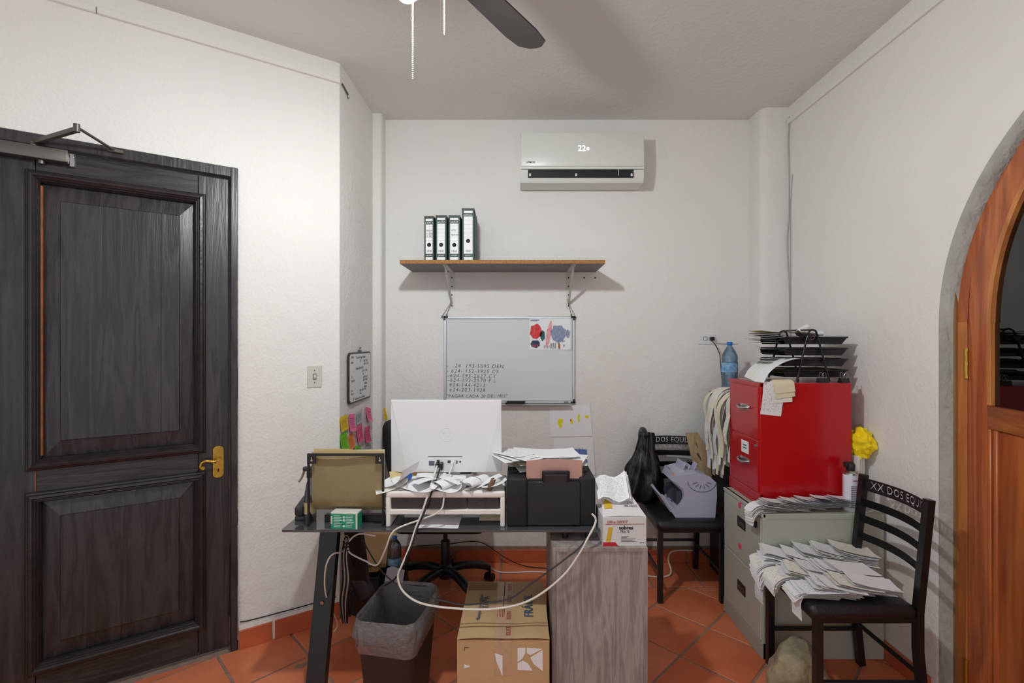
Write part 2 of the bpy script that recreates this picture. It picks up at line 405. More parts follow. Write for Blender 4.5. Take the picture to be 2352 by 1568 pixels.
g = G(); g.box(-2.75, -2.6, YN, 1.62, -.1, CEIL + .01); struct('wall_side', g, 'plaster', 'white plastered wall beyond the black door', 'wall')
# floor: grout bed and separate terracotta tiles
fl = thing('floor', 'terracotta tile floor laid on the diagonal', 'floor', (0, 0, 0), kind='structure')
obj('grout_bed', G().box(-5.4, 3.4, YN, 3.6, -.12, -.005), 'grout', fl)
PITCH, GAP = .319, .012
def clip(poly, nx, ny, c):
    out = []
    for i in range(len(poly)):
        a, b = poly[i], poly[(i + 1) % len(poly)]
        da = a[0] * nx + a[1] * ny - c; db = b[0] * nx + b[1] * ny - c
        if da >= 0: out.append(a)
        if da * db < 0:
            t = da / (da - db); out.append((a[0] + (b[0] - a[0]) * t, a[1] + (b[1] - a[1]) * t))
    return out
h_ = (PITCH - GAP) / 2; full = []
def tile_solid(poly):
    g = G(); n = len(poly); cx_ = sum(p[0] for p in poly) / n; cy_ = sum(p[1] for p in poly) / n
    A = [g.bm.verts.new((x, y, -.01)) for x, y in poly]; B = [g.bm.verts.new((x, y, -.003)) for x, y in poly]
    T = [g.bm.verts.new((x + (cx_ - x) * .02, y + (cy_ - y) * .02, 0)) for x, y in poly]
    for P, Q in ((A, B), (B, T)):
        for i in range(n): g.bm.faces.new((P[i], P[(i + 1) % n], Q[(i + 1) % n], Q[i]))
    g.bm.faces.new(T)
    return g
for k in range(3):
    o = obj('tile', tile_solid([(-h_, -h_), (h_, -h_), (h_, h_), (-h_, h_)]), 'terracotta%d' % k, fl); full.append(o)
first = [True] * 3; q2 = math.sqrt(.5)
lim = [(0, -1, -3.006), (n_.x, n_.y, n_.dot(C) + .006), (-1, 0, -1.765), (0, 1, .7)]
for i in range(-14, 14):
    for j in range(-6, 16):
        u = -1.109 + PITCH * (i + .5); v = 2.544 + PITCH * (j - 10 + .5)
        x = (u + v) * q2; y = (v - u) * q2
        if not (-2.9 < x < 2.1 and .7 < y < 3.3): continue
        sq = [(x + (a * h_ - b * h_) * q2, y + (a * h_ + b * h_) * q2) for a, b in ((-1, -1), (1, -1), (1, 1), (-1, 1))]
        L_ = [l for i_, l in enumerate(lim) if i_ != 1 or x < -1.0] + ([(1, 0, -.98)] if y > 2.7 else []); p = sq
        for l in L_:
            p = clip(p, *l) if len(p) > 2 else []
        if len(p) < 3: continue
        area = abs(sum(p[k][0] * p[(k + 1) % len(p)][1] - p[(k + 1) % len(p)][0] * p[k][1] for k in range(len(p)))) / 2
        if area < .002: continue
        k = random.randrange(3)
        if area > .999 * (2 * h_) ** 2:
            o = full[k] if first[k] else full[k].copy()
            if not first[k]: COL.objects.link(o)
            first[k] = False; o.location = (x, y, rnd(-.001, 0)); o.rotation_euler = (0, 0, R_(45 + 90 * random.randrange(4)))
        else:
            obj('tile', tile_solid(p), 'terracotta%d' % k, fl)
for k in range(-3, 6):
    x0 = max(-.975, -.115 + .32 * k + .006); x1 = min(1.765, -.115 + .32 * (k + 1) - .006)
    if x1 - x0 > .03: obj('tile', tile_solid([(x0, 3.02), (x1, 3.02), (x1, 3.355), (x0, 3.355)]), 'terracotta%d' % (k % 3), fl)
o = obj('chip', G().prism([(-.03, -.012), (0, -.018), (.026, 0), (.03, .02), (.012, .016), (0, .004), (-.016, .012), (-.03, .004)], 0, .0012), 'grout', fl, loc=W(693, 1527, 2.286).xy.to_3d() + Vector((0, 0, .0))); o.rotation_euler = (0, 0, R_(25))

# skirting of terracotta pieces
bb = thing('baseboard_back', 'terracotta tile skirting along the wall under the shelf', 'baseboard', (0, YB, 0), kind='structure')
obj('mortar', G().box(-.92, 1.61, -.012, 0, 0, .108), 'grout', bb)
for k in range(-3, 6):
    x0 = max(-.92, -.115 + .32 * k + .006); x1 = min(1.6, -.115 + .32 * (k + 1) - .006)
    if x1 - x0 > .03: obj('tile', G().box(x0, x1, -.02, 0, 0, .088 + rnd(-.003, .003), .002), 'base_tile', bb)
bl = thing('baseboard_left', 'terracotta tile skirting beside the black door', 'baseboard', (C.x, C.y, 0), 180 + WA, kind='structure')
obj('mortar', G().box(0, DA0 - .004, 0, .010, 0, .112), 'plaster', bl)
for a0, a1 in ((.004, .072), (.08, .325), (.337, .485)): obj('tile', G().box(a0, a1, 0, .018, 0, .094, .002), 'base_tile', bl)
br = thing('baseboard_right', 'terracotta tile skirting behind the grey cabinet', 'baseboard', (XR, 0, 0), kind='structure')
for k in range(4): obj('tile', G().box(-.018, 0, 2.08 + .28 * k, 2.35 + .28 * k, 0, .085, .002), 'base_tile', br)

# black panelled door, in the frame of the door wall
dr = thing('door_1', 'black-stained panelled wooden door with brass lever handle', 'door', (C.x, C.y, 0), 180 + WA, kind='structure')
g = G(); g.box(DA0, DA0 + .032, -.16, .012, 0, DZ, .004); g.box(DA1 - .032, DA1, -.16, .012, 0, DZ, .004); g.box(DA0, DA1, -.16, .008, DZ - .05, DZ, .004)
obj('door_frame', g, 'door_black', dr, 40)
L0, L1, BF = DA0 + .034, DA1 - .034, -.028              # leaf edges and its face
PA0, PA1 = .652, 1.222; Z1, Z2, Z3, Z4 = .165, .872, 1.02, 2.215
leaf = obj('leaf', G().box(L0, L1, BF - .045, BF - .022, .012, DZ - .055), 'door_black', dr)
for nm, (a0, a1, z0, z1), m_ in (('stile', (L0, PA0, .012, DZ - .055), 'door_black'), ('stile', (PA1, L1, .012, DZ - .055), 'door_black'),
        ('rail', (PA0 + .002, PA1 - .002, .012, Z1), 'door_black_h'), ('rail', (PA0 + .002, PA1 - .002, Z2, Z3), 'door_black_h'), ('rail', (PA0 + .002, PA1 - .002, Z4, DZ - .055), 'door_black_h')):
    obj(nm, G().box(a0, a1, BF - .03, BF, z0, z1, .0015), m_, leaf)
def sweep_frame(g, a0, a1, z0, z1, prof):                # mitred moulding: prof = (inset, height out of the face)
    rings = []
    for o_, h in prof: rings.append([g.bm.verts.new((x, BF + h, z)) for x, z in ((a0 + o_, z0 + o_), (a1 - o_, z0 + o_), (a1 - o_, z1 - o_), (a0 + o_, z1 - o_))])
    for P, Q in zip(rings, rings[1:]):
        for i in range(4): g.bm.faces.new((P[i], P[(i + 1) % 4], Q[(i + 1) % 4], Q[i]))
PROF = [(-.03, -.001), (-.03, .006), (-.026, .012), (-.02, .014), (-.016, .022), (-.006, .024), (.0, .017), (.003, .018), (.008, .010), (.011, .011), (.016, .002), (.018, -.014)]
for z0, z1 in ((Z1, Z2), (Z3, Z4)):
    g = G(); sweep_frame(g, PA0, PA1, z0, z1, PROF); obj('moulding', g, 'moulding_black', leaf)
    g = G(); ia, ib, iz, iw = PA0 + .018, PA1 - .018, z0 + .018, z1 - .018; c0, c1, c2, c3 = PA0 + .075, PA1 - .075, z0 + .085, z1 - .085
    P = [g.bm.verts.new(v) for v in ((ia, BF - .02, iz), (ib, BF - .02, iz), (ib, BF - .02, iw), (ia, BF - .02, iw))]
    Q = [g.bm.verts.new(v) for v in ((c0, BF - .007, c2), (c1, BF - .007, c2), (c1, BF - .007, c3), (c0, BF - .007, c3))]
    T = [g.bm.verts.new(v) for v in ((c0 + .003, BF - .003, c2 + .003), (c1 - .003, BF - .003, c2 + .003), (c1 - .003, BF - .003, c3 - .003), (c0 + .003, BF - .003, c3 - .003))]
    for A, B in ((P, Q), (Q, T)):
        for i in range(4): g.bm.faces.new((A[i], A[(i + 1) % 4], B[(i + 1) % 4], B[i]))
    g.bm.faces.new(T); obj('panel', g, 'door_black', leaf)
    if z0 > 1: obj('crack', G().box(.797, .799, BF - .004, BF - .0022, c2, c3), 'black_matte', leaf)
obj('bare_wood_strip', G().box(PA1 - .022, PA1 - .0165, BF - .018, BF - .002, Z3 + .03, Z4 - .03), 'bare_wood', dr)
obj('bare_wood_strip', G().box(PA1 - .002, PA1 + .001, BF - .001, BF + .0006, Z2 + .03, Z3 - .03), 'bare_wood', dr)
for z0_, z1_ in ((.05, .32), (.45, .62), (.70, 1.25), (1.4, 2.36)): obj('worn_edge', G().box(DA0 - .0012, DA0 + .0022, .0105, .0128, z0_, z1_), 'worn_paint', dr)
for z0_, z1_ in ((.03, .16), (.80, .86), (.93, 1.01)): obj('worn_edge', G().box(L0 - .0004, L0 + .0022, BF - .002, BF + .0005, z0_, z1_), 'bare_wood', dr)
# lever handle
g = G(); ha, hz = .571, .938
pts = [(ha + .0225 * math.cos(t), hz + .06 + .018 * math.sin(t)) for t in [math.pi * k / 8 for k in range(9)]] + [(ha - .0225 * math.cos(t), hz - .06 - .018 * math.sin(t)) for t in [math.pi * k / 8 for k in range(9)]]
g.prism(pts, BF - .002, BF + .004, lambda u, v, h: Vector((u, h, v)))
hp = obj('handle_plate', g, 'brass', dr, 40)
lv = spline([(ha, BF + .042, hz + .015), (ha + .02, BF + .045, hz + .011), (ha + .05, BF + .045, hz + .018), (ha + .068, BF + .045, hz + .012), (ha + .074, BF + .045, hz - .008), (ha + .066, BF + .045, hz - .017), (ha + .06, BF + .045, hz - .010)], 5)
g = G().tube([(ha, BF, hz + .015), (ha, BF + .05, hz + .015)], .011, 12); g.tube(lv, .0065, 10); g.tube([(ha + .064, BF + .036, hz - .012), (ha + .064, BF + .054, hz - .012)], .008, 10)
obj('lever', g, 'brass', dr, 50)
obj('keyhole', G().box(ha - .003, ha + .003, BF + .0035, BF + .005, hz - .05, hz - .034), 'black_matte', dr)
# door closer
g = G(); g.box(1.112, 1.335, BF, BF + .05, 2.285, 2.338, .006, 2)
dc = thing('door_closer', 'dark grey metal door closer with folding arm above the black door', 'door closer', (C.x, C.y, 0), 180 + WA)
obj('body', g, 'steel_dark', dc, 40)
g = G(); g.box(1.095, 1.113, BF, BF + .02, 2.278, 2.335, .002); g.tube([(1.104, BF + .02, 2.322), (1.104, BF + .024, 2.322)], .006, 8); g.tube([(1.104, BF + .02, 2.296), (1.104, BF + .024, 2.296)], .006, 8)
obj('end_bracket', g, 'steel', dc, 40)
g = G().tube([(1.22, BF + .03, 2.338), (1.22, BF + .03, 2.352)], .012, 10); g.tube([(1.22, BF + .03, 2.352), (1.06, .19, 2.376)], .0085, 4, square=True)
obj('main_arm', g, 'steel_dark', dc, 40)
g = G().tube([(1.06, .19, 2.366), (1.06, .19, 2.398)], .011, 10); g.tube([(1.06, .19, 2.386), (.965, .02, 2.372)], .006, 8); g.box(.93, .985, .006, .022, 2.362, 2.378, .003)
obj('fore_arm', g, 'steel_dark', dc, 40)
o = obj('valve_knob', G().tube([(1.2, BF + .02, 2.27), (1.2, BF + .02, 2.287)], .012, 10), 'steel_dark', dc, 40)

# arched double door on the right
d2 = thing('door_2', 'varnished mahogany arched door with glass over a panel', 'door', (XR + .04, 2.0, 0), kind='structure')
FW = .04
def arch_band(g, r0, r1, x0, x1, zb, cy, a0, a1, n=20, foot0=True, foot1=True):
    P = [(cy + r1 * math.cos(a0 + (a1 - a0) * k / n), AZ + r1 * math.sin(a0 + (a1 - a0) * k / n)) for k in range(n + 1)]
    Q = [(cy + r0 * math.cos(a0 + (a1 - a0) * k / n), AZ + r0 * math.sin(a0 + (a1 - a0) * k / n)) for k in range(n + 1)]
    S = [[g.bm.verts.new((x, *p)) for x, p in ((x0, P[k]), (x1, P[k]), (x1, Q[k]), (x0, Q[k]))] for k in range(n + 1)]
    for A, B in zip(S, S[1:]):
        for i in range(4): g.bm.faces.new((A[i], A[(i + 1) % 4], B[(i + 1) % 4], B[i]))
    g.bm.faces.new(S[0]); g.bm.faces.new(S[-1][::-1])
fx = XR + .04
for y0, y1 in ((2.0 - FW, 2.012), (2 * AY - 2.012, 2 * AY - 2.0 + FW)):
    obj('jamb', G().box(fx, fx + .12, y0, y1, 0, AZ + .01, .002), 'mahogany_light', d2, world=True)
g = G(); arch_band(g, AR - FW, AR + .014, fx + .002, fx + .12, 0, AY, 0, math.pi, 40)
obj('arch_frame', g, 'mahogany', d2, 30, world=True)
obj('gap_strip', G().box(XR + .03, XR + .2, 2.0, 2.03, 0, 1.75), 'cardboard_dark', d2, world=True)
LR = AR - FW - .004; SW = .105                                     # leaf radius = leaf width
def leaf2(ang, mirror):
    """local frame: x = thickness away from the room, y = 0 at the hinge and negative along the leaf"""
    e = bpy.data.objects.new('door_leaf', None); COL.objects.link(e); e.parent = d2; e.empty_display_size = .05
    e.location = (.004, -FW - .002 if not mirror else -2 * AR + FW + .002, 0); e.rotation_euler = (0, 0, R_(ang)); s = -1 if not mirror else 1
    cy = s * LR; Y = lambda a, b: (min(s * a, s * b), max(s * a, s * b)); T0, T1 = .0, .042
    obj('hinge_stile', G().box(T0, T1, *Y(0, SW), .01, AZ + .001), 'mahogany', e)
    obj('meeting_stile', G().box(T0, T1, *Y(LR - SW, LR), .01, AZ + LR - SW * .5, .002), 'mahogany', e)
    a0, a1 = ((0, math.pi / 2) if not mirror else (math.pi, math.pi / 2))
    g = G(); arch_band(g, LR - SW, LR, T0, T1, 0, cy, a0, a1, 22); obj('arch_rail', g, 'mahogany', e, 30)
    g = G(); arch_band(g, LR - SW - .022, LR - SW + .001, T0 - .004, T0 + .02, 0, cy, a0, a1, 22); obj('glazing_bead', g, 'mahogany_light', e, 30)
    obj('glazing_bead', G().box(T0 - .004, T0 + .02, *Y(SW - .001, SW + .02), 1.285, AZ + .002, .002), 'mahogany_light', e)
    obj('lock_rail', G().box(T0 - .002, T1, *Y(SW, LR - SW), 1.195, 1.285, .006, 2), 'mahogany_rail', e, 40)
    obj('bottom_rail', G().box(T0, T1, *Y(SW, LR - SW), .01, .18, .004), 'mahogany_rail', e)
    g = G()
    for o_, h in ((0, 0), (.018, .006), (.026, .004)): g.box(T0 + h, T0 + .03, *Y(SW + o_, SW + o_ + .014), .18, 1.195, .003)
    obj('panel_bead', g, 'mahogany', e, 40)
    obj('panel', G().box(T0 + .012, T0 + .03, *Y(SW + .03, LR - SW), .18, 1.195, .004), 'mahogany_panel', e)
    pts = [(s * (SW - .005), 1.27)] + [(cy - s * (LR - SW + .005) * math.cos(k * math.pi / 32), AZ + (LR - SW + .005) * math.sin(k * math.pi / 32)) for k in range(17)] + [(s * (LR - SW + .002), 1.27)]
    obj('pane', G().prism(pts, T0 + .012, T0 + .016, lambda u, v, h: Vector((h, u, v))), 'pane', e)
    for z in (1.38, .12):
        g = G().tube([(-.006, s * -.003, z), (-.006, s * -.003, z + .12)], .0075, 8)
        for q in range(3): g.tube([(-.006, s * -.003, z + q * .055), (-.006, s * -.003, z + q * .055 + .012)], .0095, 8)
        obj('hinge', g, 'brass', e, 40)
leaf2(-12, False); leaf2(0, True)

# ------------------------------------------------------------------ ceiling fan with lamp
FX, FY, LZ = -.325, 1.41, 2.58
fan = thing('ceiling_fan', 'ceiling fan with dark blades, lamp and two pull chains', 'fan', (FX, FY, CEIL))
g = G().lathe([(.075, 0), (.07, -.03), (.03, -.06), (.016, -.065), (.016, -.16)], 20); obj('downrod', g, 'fan_metal', fan, 40)
g = G().lathe([(.03, -.15), (.10, -.17), (.125, -.21), (.125, -.27), (.09, -.31), (.06, -.33)], 28); obj('motor', g, 'fan_metal', fan, 40)
g = G().lathe([(.06, -.33), (.07, -.345), (.07, -.375), (.05, -.40), (.03, -.41), (.022, -.45)], 24); obj('light_fitting', g, 'fan_metal', fan, 40)
g = G().lathe([(.004, -.055), (.022, -.05), (.04, -.03), (.047, -.005), (.045, .015), (.034, .036), (.022, .052), (.02, .058)], 24, (0, 0, LZ - CEIL)); obj('bulb', g, 'bulb', fan, 60)
g = G().lathe([(.026, .078), (.055, .07), (.09, .048), (.108, .022), (.105, .022), (.088, .045), (.054, .066), (.026, .073)], 32, (0, 0, LZ - CEIL), caps=False); obj('lamp_shade', g, 'white_plastic', fan, 40)
for k in range(3):
    a = R_(56 + 120 * k); T = Matrix.Rotation(a, 4, 'Z') @ Matrix.Translation((0, 0, -.345 + .02)) @ Matrix.Rotation(R_(11), 4, 'X')
    g = G(); P = [(.22, -.05), (.26, -.062), (.60, -.075), (.68, -.066), (.71, -.03), (.715, 0), (.71, .03), (.68, .066), (.60, .075), (.26, .062), (.22, .05)]
    g.prism(P, -.003, .003, lambda u, v, h: T @ Vector((u, v, h)))
    bl_ = obj('blade', g, 'blade', fan)
    g = G().prism([(.09, -.02), (.2, -.016), (.27, -.045), (.30, -.03), (.30, .03), (.27, .045), (.2, .016), (.09, .02)], .003, .008, lambda u, v, h: T @ Vector((u, v, h))); obj('blade_iron', g, 'fan_metal', bl_)
def chain(px, Y, ptop, pbot):
    a = W(px, ptop, Y); b = W(px, pbot, Y); g = G(); n = int((a.z - b.z) / .0058)
    for i in range(n):
        z = a.z - (a.z - b.z) * i / n
        g.lathe([(.0008, -.0022), (.0024, -.0012), (.0024, .0012), (.0008, .0022)], 6, (a.x, Y, z))
    g.tube([(a.x, Y, a.z), (a.x, Y, b.z)], .0007, 4)
    return obj('pull_chain', g, 'white_plastic', fan, 60, world=True)
chain(948, 1.46, -90, 185); chain(1021, 1.47, -100, 80)

# ------------------------------------------------------------------ cable trunking and loose wires high on the walls
tr = thing('cable_trunking', 'white cable trunking below the ceiling over the black door', 'trunking', (C.x, C.y, 0), 180 + WA)
obj('channel', G().box(.0, 1.02, 0, .02, 2.955, 2.985, .002), 'plaster', tr); obj('channel', G().box(1.024, 1.9, 0, .02, 2.955, 2.985, .002), 'plaster', tr)
tag(obj('cable_clip', G().tube([(-.982, 2.70, 2.968), (-.982, 2.79, 2.955), (-.982, 2.80, 2.935)], .005, 6), 'steel_dark'), 'dark stub of cable under the ceiling on the narrow wall', 'cable')
tag(obj('cable_trunking', G().box(XR - .016, XR, .6, 3.17, 2.955, 2.985, .002), 'plaster'), 'white cable trunking below the ceiling over the arched door', 'trunking')
P = [W(1813, 268, 3.16), W(1811, 330, 3.165), W(1815, 410, 3.165), W(1812, 500, 3.165), W(1808, 560, 3.165), W(1813, 660, 3.165), W(1816, 765, 3.165)]
cable('wall_wire', [Vector((min(p.x, XR - .004), p.y, p.z)) for p in P], .0035, 'cord_grey', 'pale grey wire running down the pillar corner')
P = [W(1816, 400, 3.13), W(1815, 470, 3.15), W(1810, 545, 3.15), W(1815, 640, 3.15), W(1818, 790, 3.15)]
cable('wall_wire', [Vector((XR - .004, p.y, p.z)) for p in P], .0025, 'cord_grey', 'thin second wire on the wall beside the corner pillar')
cable('wall_wire', [W(1643, 788, YB - .004), W(1680, 790, YB - .004), W(1726, 790, YB - .004), W(1745, 797, 3.18)], .003, 'cord_grey', 'pale wire running sideways from the wall outlet')

# ------------------------------------------------------------------ air conditioner
ac = thing('air_conditioner', 'white split air conditioner with lit display reading 22', 'air conditioner', (.42, YB, 2.575))
PR = [(0, .03), (0, .325), (-.15, .325), (-.185, .315), (-.205, .29), (-.208, .10), (-.2, .085), (-.19, .02), (-.175, .0), (-.03, .0)]
def acx(p, x0, x1): return lambda u, v, h: Vector((h, u, v))
g = G().prism(PR, -.405, .405, lambda u, v, h: Vector((h, u, v)))
obj('body', g, 'ac_white', ac, 30)
obj('front_panel', G().box(-.402, .402, -.214, -.2, .098, .318, .006, 2), 'ac_white', ac, 40)
obj('outlet_slot', G().box(-.355, .335, -.2035, -.19, .028, .078), 'void', ac)
obj('louvre', G().box(-.355, .335, -.206, -.18, .034, .039, .001, M=Matrix.Rotation(R_(-6), 4, 'X')), 'ac_white', ac)
g = G()
for x in (-.342, -.04, .322): g.box(x - .006, x + .006, -.207, -.198, .036, .052)
g.box(.234, .238, -.206, -.198, .04, .078); each('louvre_clip', g, 'ac_white', ac)
obj('seam', G().box(-.40, .40, -.2085, -.2, .079, .082), 'grey_metal', ac)
Fm = lambda x, z, y=-.2145: frame_M((x, y, z), (1, 0, 0), (0, 0, 1))
lettering('display', [('22', .052, Fm(-.03, .197))], 'digit', ac, offset=0)
g = G().tube([(.035 + .009 * math.cos(t), -.2147, .211 + .009 * math.sin(t)) for t in [2 * math.pi * k / 16 for k in range(16)]], .0009, 4, closed=True); g.box(.0343, .0357, -.2152, -.2142, .208, .217); each('mode_icon', g, 'digit', ac)
lettering('brand_mark', [('UPMOX', .017, Fm(-.368, .117))], 'ink_black', ac, offset=.0004)

# ------------------------------------------------------------------ wall shelf, brackets, binders
sh = thing('wall_shelf', 'grey shelf board with raw chipboard edge on two brackets', 'shelf', (-.1, YB, 2.013))
obj('board', G().box(-.635, .64, -.364, 0, 0, .022), 'shelf_grey', sh)
obj('edging', G().box(-.635, .64, -.367, -.364, 0, .022), 'chipboard', sh)
for bx in (-.36, .45):
    b = obj('bracket', G().box(bx - .016, bx + .016, -.004, 0, -.255, 0), 'bracket', sh)
    g = G().box(bx - .014, bx + .014, -.34, 0, -.004, 0); obj('arm', g, 'bracket', b)
    obj('strut', G().tube([(bx, -.315, -.004), (bx, -.02, -.215)], .006, 4, square=True), 'bracket', b)
    g = G()
    for z in (-.04, -.10, -.16, -.235): g.tube([(bx, -.003, z), (bx, -.007, z)], .005, 8)
    g.tube([(bx, -.31, -.003), (bx, -.31, -.008)], .005, 8); each('screw', g, 'ink_black', b)
each('screw_hole', G().tube([(.56, -.001, -.04), (.56, .0, -.04)], .006, 8).tube([(.635, -.001, -.04), (.635, 0, -.04)], .006, 8), 'ink_dark', sh)
def binder(px0, px1, h, rz, y, title, label, marks):
    x = ((px0 + px1) / 2 - CX) * y / F; wd = (px1 - px0) * y / F
    b = thing('ring_binder', label, 'binder', (x, y, 2.035), rz, 'lever arch binders on the wall shelf'); hw = wd / 2 - .001
    obj('cover', G().box(-hw, hw, 0, .28, 0, h, .0025), 'binder_green', b)
    obj('spine_edge', G().box(-hw, hw, -.002, .001, h - .012, h), 'binder_dark', b)
    k = hw * .70; o_ = -.0008
    obj('spine_label', G().box(-k, k, o_, .001, .045, h - .052), 'paper', b)
    obj('label_strip', G().box(-k, k, o_, .001, .006, .024), 'paper', b); obj('label_strip', G().box(-k, k, o_, .001, h - .03, h - .016), 'paper', b)
    fm = lambda x, z: frame_M((x, -.0012, z), (1, 0, 0), (0, 0, 1))
    g = G(); text_into(g, title, .0155, fm(0, h - .047), align='CENTER'); text_into(g, 'LEFORT', .0115, fm(0, .030), align='CENTER'); stuff(obj('lettering', g, 'white_ink', b, fixn=False))
    g = G().tube([(0, -.0006, .1 if h < .3 else .125), (0, -.003, .1 if h < .3 else .125)], .0125, 18); g.lathe([(.007, -.001), (.0075, 0), (.0125, 0)], 16, M=Matrix.Translation((0, -.003, .1 if h < .3 else .125)) @ Matrix.Rotation(R_(90), 4, 'X'), caps=False); obj('finger_ring', g, 'ink_black', b, 40)
    g = G()
    for q in range(7): g.box(-.016 + q * .005, -.0145 + q * .005 + (q % 3) * .0008, -.0012, -.0006, .055, .068)
    for q in range(5): g.box(-k, k, -.001, -.0006, h * .45 + q * h * .08, h * .45 + q * h * .08 + .0006)
    stuff(obj('print', g, 'ink_grey', b))
    if marks:
        g = G()
        for s_, z in marks: text_into(g, s_, .015, fm(-k + .004, z), shear=.2)
        stuff(obj('handwriting', g, 'ink_black', b, fixn=False))
binder(974, 997.5, .280, -3, 3.03, 'CARTA', 'green letter binder with four lines of handwriting on its spine', [('Banco', .185), ('1  Ene', .17), ('2  Feb', .158), ('3  Mar', .146)])
binder(1000, 1026.5, .286, -1.5, 3.03, 'CARTA', 'green letter binder with blank spine between two written ones', [])
binder(1029.5, 1057.5, .286, 0, 3.03, 'CARTA', 'green letter binder with two handwritten words beside the tall binder', [('ATO', .185), ('Agencia', .16)])
binder(1060.5, 1090, .330, 1, 3.03, 'OFICIO', 'tallest green binder, legal size, at the end of the row', [])

# ------------------------------------------------------------------ large whiteboard and what is on it
WX0, WX1, WZ0, WZ1 = -.515, .393, 1.102, 1.706
wb = thing('whiteboard', 'large aluminium framed whiteboard with handwritten phone numbers', 'whiteboard', ((WX0 + WX1) / 2, YB, WZ0))
hw, hh = (WX1 - WX0) / 2, WZ1 - WZ0
obj('panel', G().box(-hw + .01, hw - .01, -.016, -.004, .01, hh - .01), 'whiteboard', wb)
for a in ((-hw, -hw + .02, 0, hh), (hw - .02, hw, 0, hh)): obj('frame_side', G().box(a[0], a[1], -.022, 0, a[2], a[3], .003), 'aluminium', wb)
for z in (0, hh - .02): obj('frame_side', G().box(-hw + .02, hw - .02, -.022, 0, z, z + .02, .003), 'aluminium', wb)
for sx in (-1, 1):
    for z in (0, hh):
        sz = 1 if z == 0 else -1
        g = G(); g.box(sx * hw - sx * .03, sx * (hw + .002), -.025, 0, z, z + sz * .014, .003); g.box(sx * hw - sx * .014, sx * (hw + .002), -.025, 0, z, z + sz * .03, .003)
        obj('corner_cap', g, 'dark_plastic', wb)
obj('pen_tray', G().box(-hw + .03, hw - .03, -.06, -.018, -.008, -.002, .001), 'aluminium', wb)
obj('tray_label', G().box(hw - .075, hw - .045, -.023, -.021, .006, .012), 'ink_dark', wb)
g = G(); fm = lambda x, z, r=0: frame_M((x, -.0165, z), (math.cos(r), 0, math.sin(r)), (-math.sin(r), 0, math.cos(r)))
for s_, px, py, sz in (('-  .24  193-5595 DEN.', 1026, 843, 12), ('- 624- 152-3925 CS', 1026, 855, 12), ('-624-193-2627 CY', 1028, 866, 12), ('-624-193-2570 F.L', 1028, 876, 12), ('624-144-4213', 1032, 887, 12), ('624-203-1928', 1032, 898, 12)):
    text_into(g, s_, sz * 1.0 / 330 * 1.0, fm((px - CX) / 331 - wb.location.x, CAMZ + (CY - py) / 331 - WZ0, R_(-1.0)), shear=.15, offset=-.0004, space=1.22)
text_into(g, '"PAGAR CADA 20 DEL MES"', .031, fm((1026 - CX) / 331 - wb.location.x, CAMZ + (CY - 912.5) / 331 - WZ0), shear=.1, offset=-.0002, space=1.12)
stuff(obj('handwriting', g, 'ink_black', wb, fixn=False))
ers = G().prism([(0, 0), (.128, 0), (.140, .018), (.13, .02), (.018, .02)], -.058, -.028, lambda u, v, h: Vector((u, h, v)))
tag(obj('whiteboard_eraser', ers, 'black_matte', loc=((1160 - CX) / 333, YB, WZ0 - .002)), 'flat black eraser resting on the whiteboard tray', 'eraser')
# hanging wires
for px0, py0, e in ((1038, 690, ((1015, 727), (1026, 722))), (1304, 692, ((1312, 722), (1322, 728)))):
    t = thing('hanging_wire', 'thin dark wire loop holding the %s of the whiteboard' % ('numbered side' if px0 < 1200 else 'drawing side'), 'wire', W(px0, py0, YB - .02))
    for ex, ey in e:
        g = G().tube([W(px0, py0 - 6, YB - .02), W(px0, py0, YB - .022), W(ex, ey, YB - .01)], .0016, 5)
        g.lathe([(.0005, .008), (.006, -.004), (.001, -.008)], 8, W(ex, ey, YB - .01)); obj('strand', g, 'steel_dark', t, 40, world=True)
def blob(g, cx, cz, rx, rz, y, n=18, j=.12, seed=0, rot=0, mi=0):
    rs = random.Random(seed); P = []
    for k in range(n):
        t = 2 * math.pi * k / n; r = 1 + rs.uniform(-j, j); a, b = rx * r * math.cos(t), rz * r * math.sin(t)
        P.append((cx + a * math.cos(rot) - b * math.sin(rot), cz + a * math.sin(rot) + b * math.cos(rot)))
    g.prism(P, y - .0004, y, lambda u, v, h: Vector((u, h, v)), mi)
def scribble(g, x0, x1, z0, z1, y, n, r, seed=1):
    rs = random.Random(seed); pts = []
    for k in range(n): pts.append((x0 + (x1 - x0) * k / n + rs.uniform(-.004, .004), y, (z0 if k % 2 else z1) + rs.uniform(-.004, .004)))
    g.tube(pts, r, 4)
dw = thing('child_drawing', 'crayon drawing with red and blue shapes stuck on the whiteboard', 'drawing', ((1264 - CX) / 333, YB - .018, CAMZ + (CY - 803) / 333))
obj('sheet', G().grid(6, 6, lambda u, v: Vector((-.143 + .284 * u, -.001 - .010 * max(0, u - .9) * 10 * max(0, .8 - v) - .002 * v, .218 * v))), 'paper', dw, 60)
y_ = -.0045
for nm, mm, a in (('red_shape', 'cray_red', (-.099, .128, .040, .052, 0, 3)), ('pink_shape', 'cray_pink', (-.011, .105, .015, .092, -.16, 5)), ('blue_shape', 'cray_blue', (.057, .11, .052, .062, .1, 8)),
                  ('teal_shape', 'cray_teal', (-.054, .098, .016, .036, 0, 11)), ('violet_shape', 'cray_blue', (-.106, .204, .032, .006, .03, 12)), ('badge_shape', 'cray_navy', (-.103, .04, .032, .026, 0, 14)),
                  ('brown_shape', 'cray_brown', (.062, .025, .007, .022, 0, 15)), ('grey_shape', 'cray_blue', (.121, .11, .015, .028, 0, 17))):
    g = G(); blob(g, a[0], a[1], a[2], a[3], y_, rot=a[4], seed=a[5]); obj(nm, g, mm, dw)
g = G()
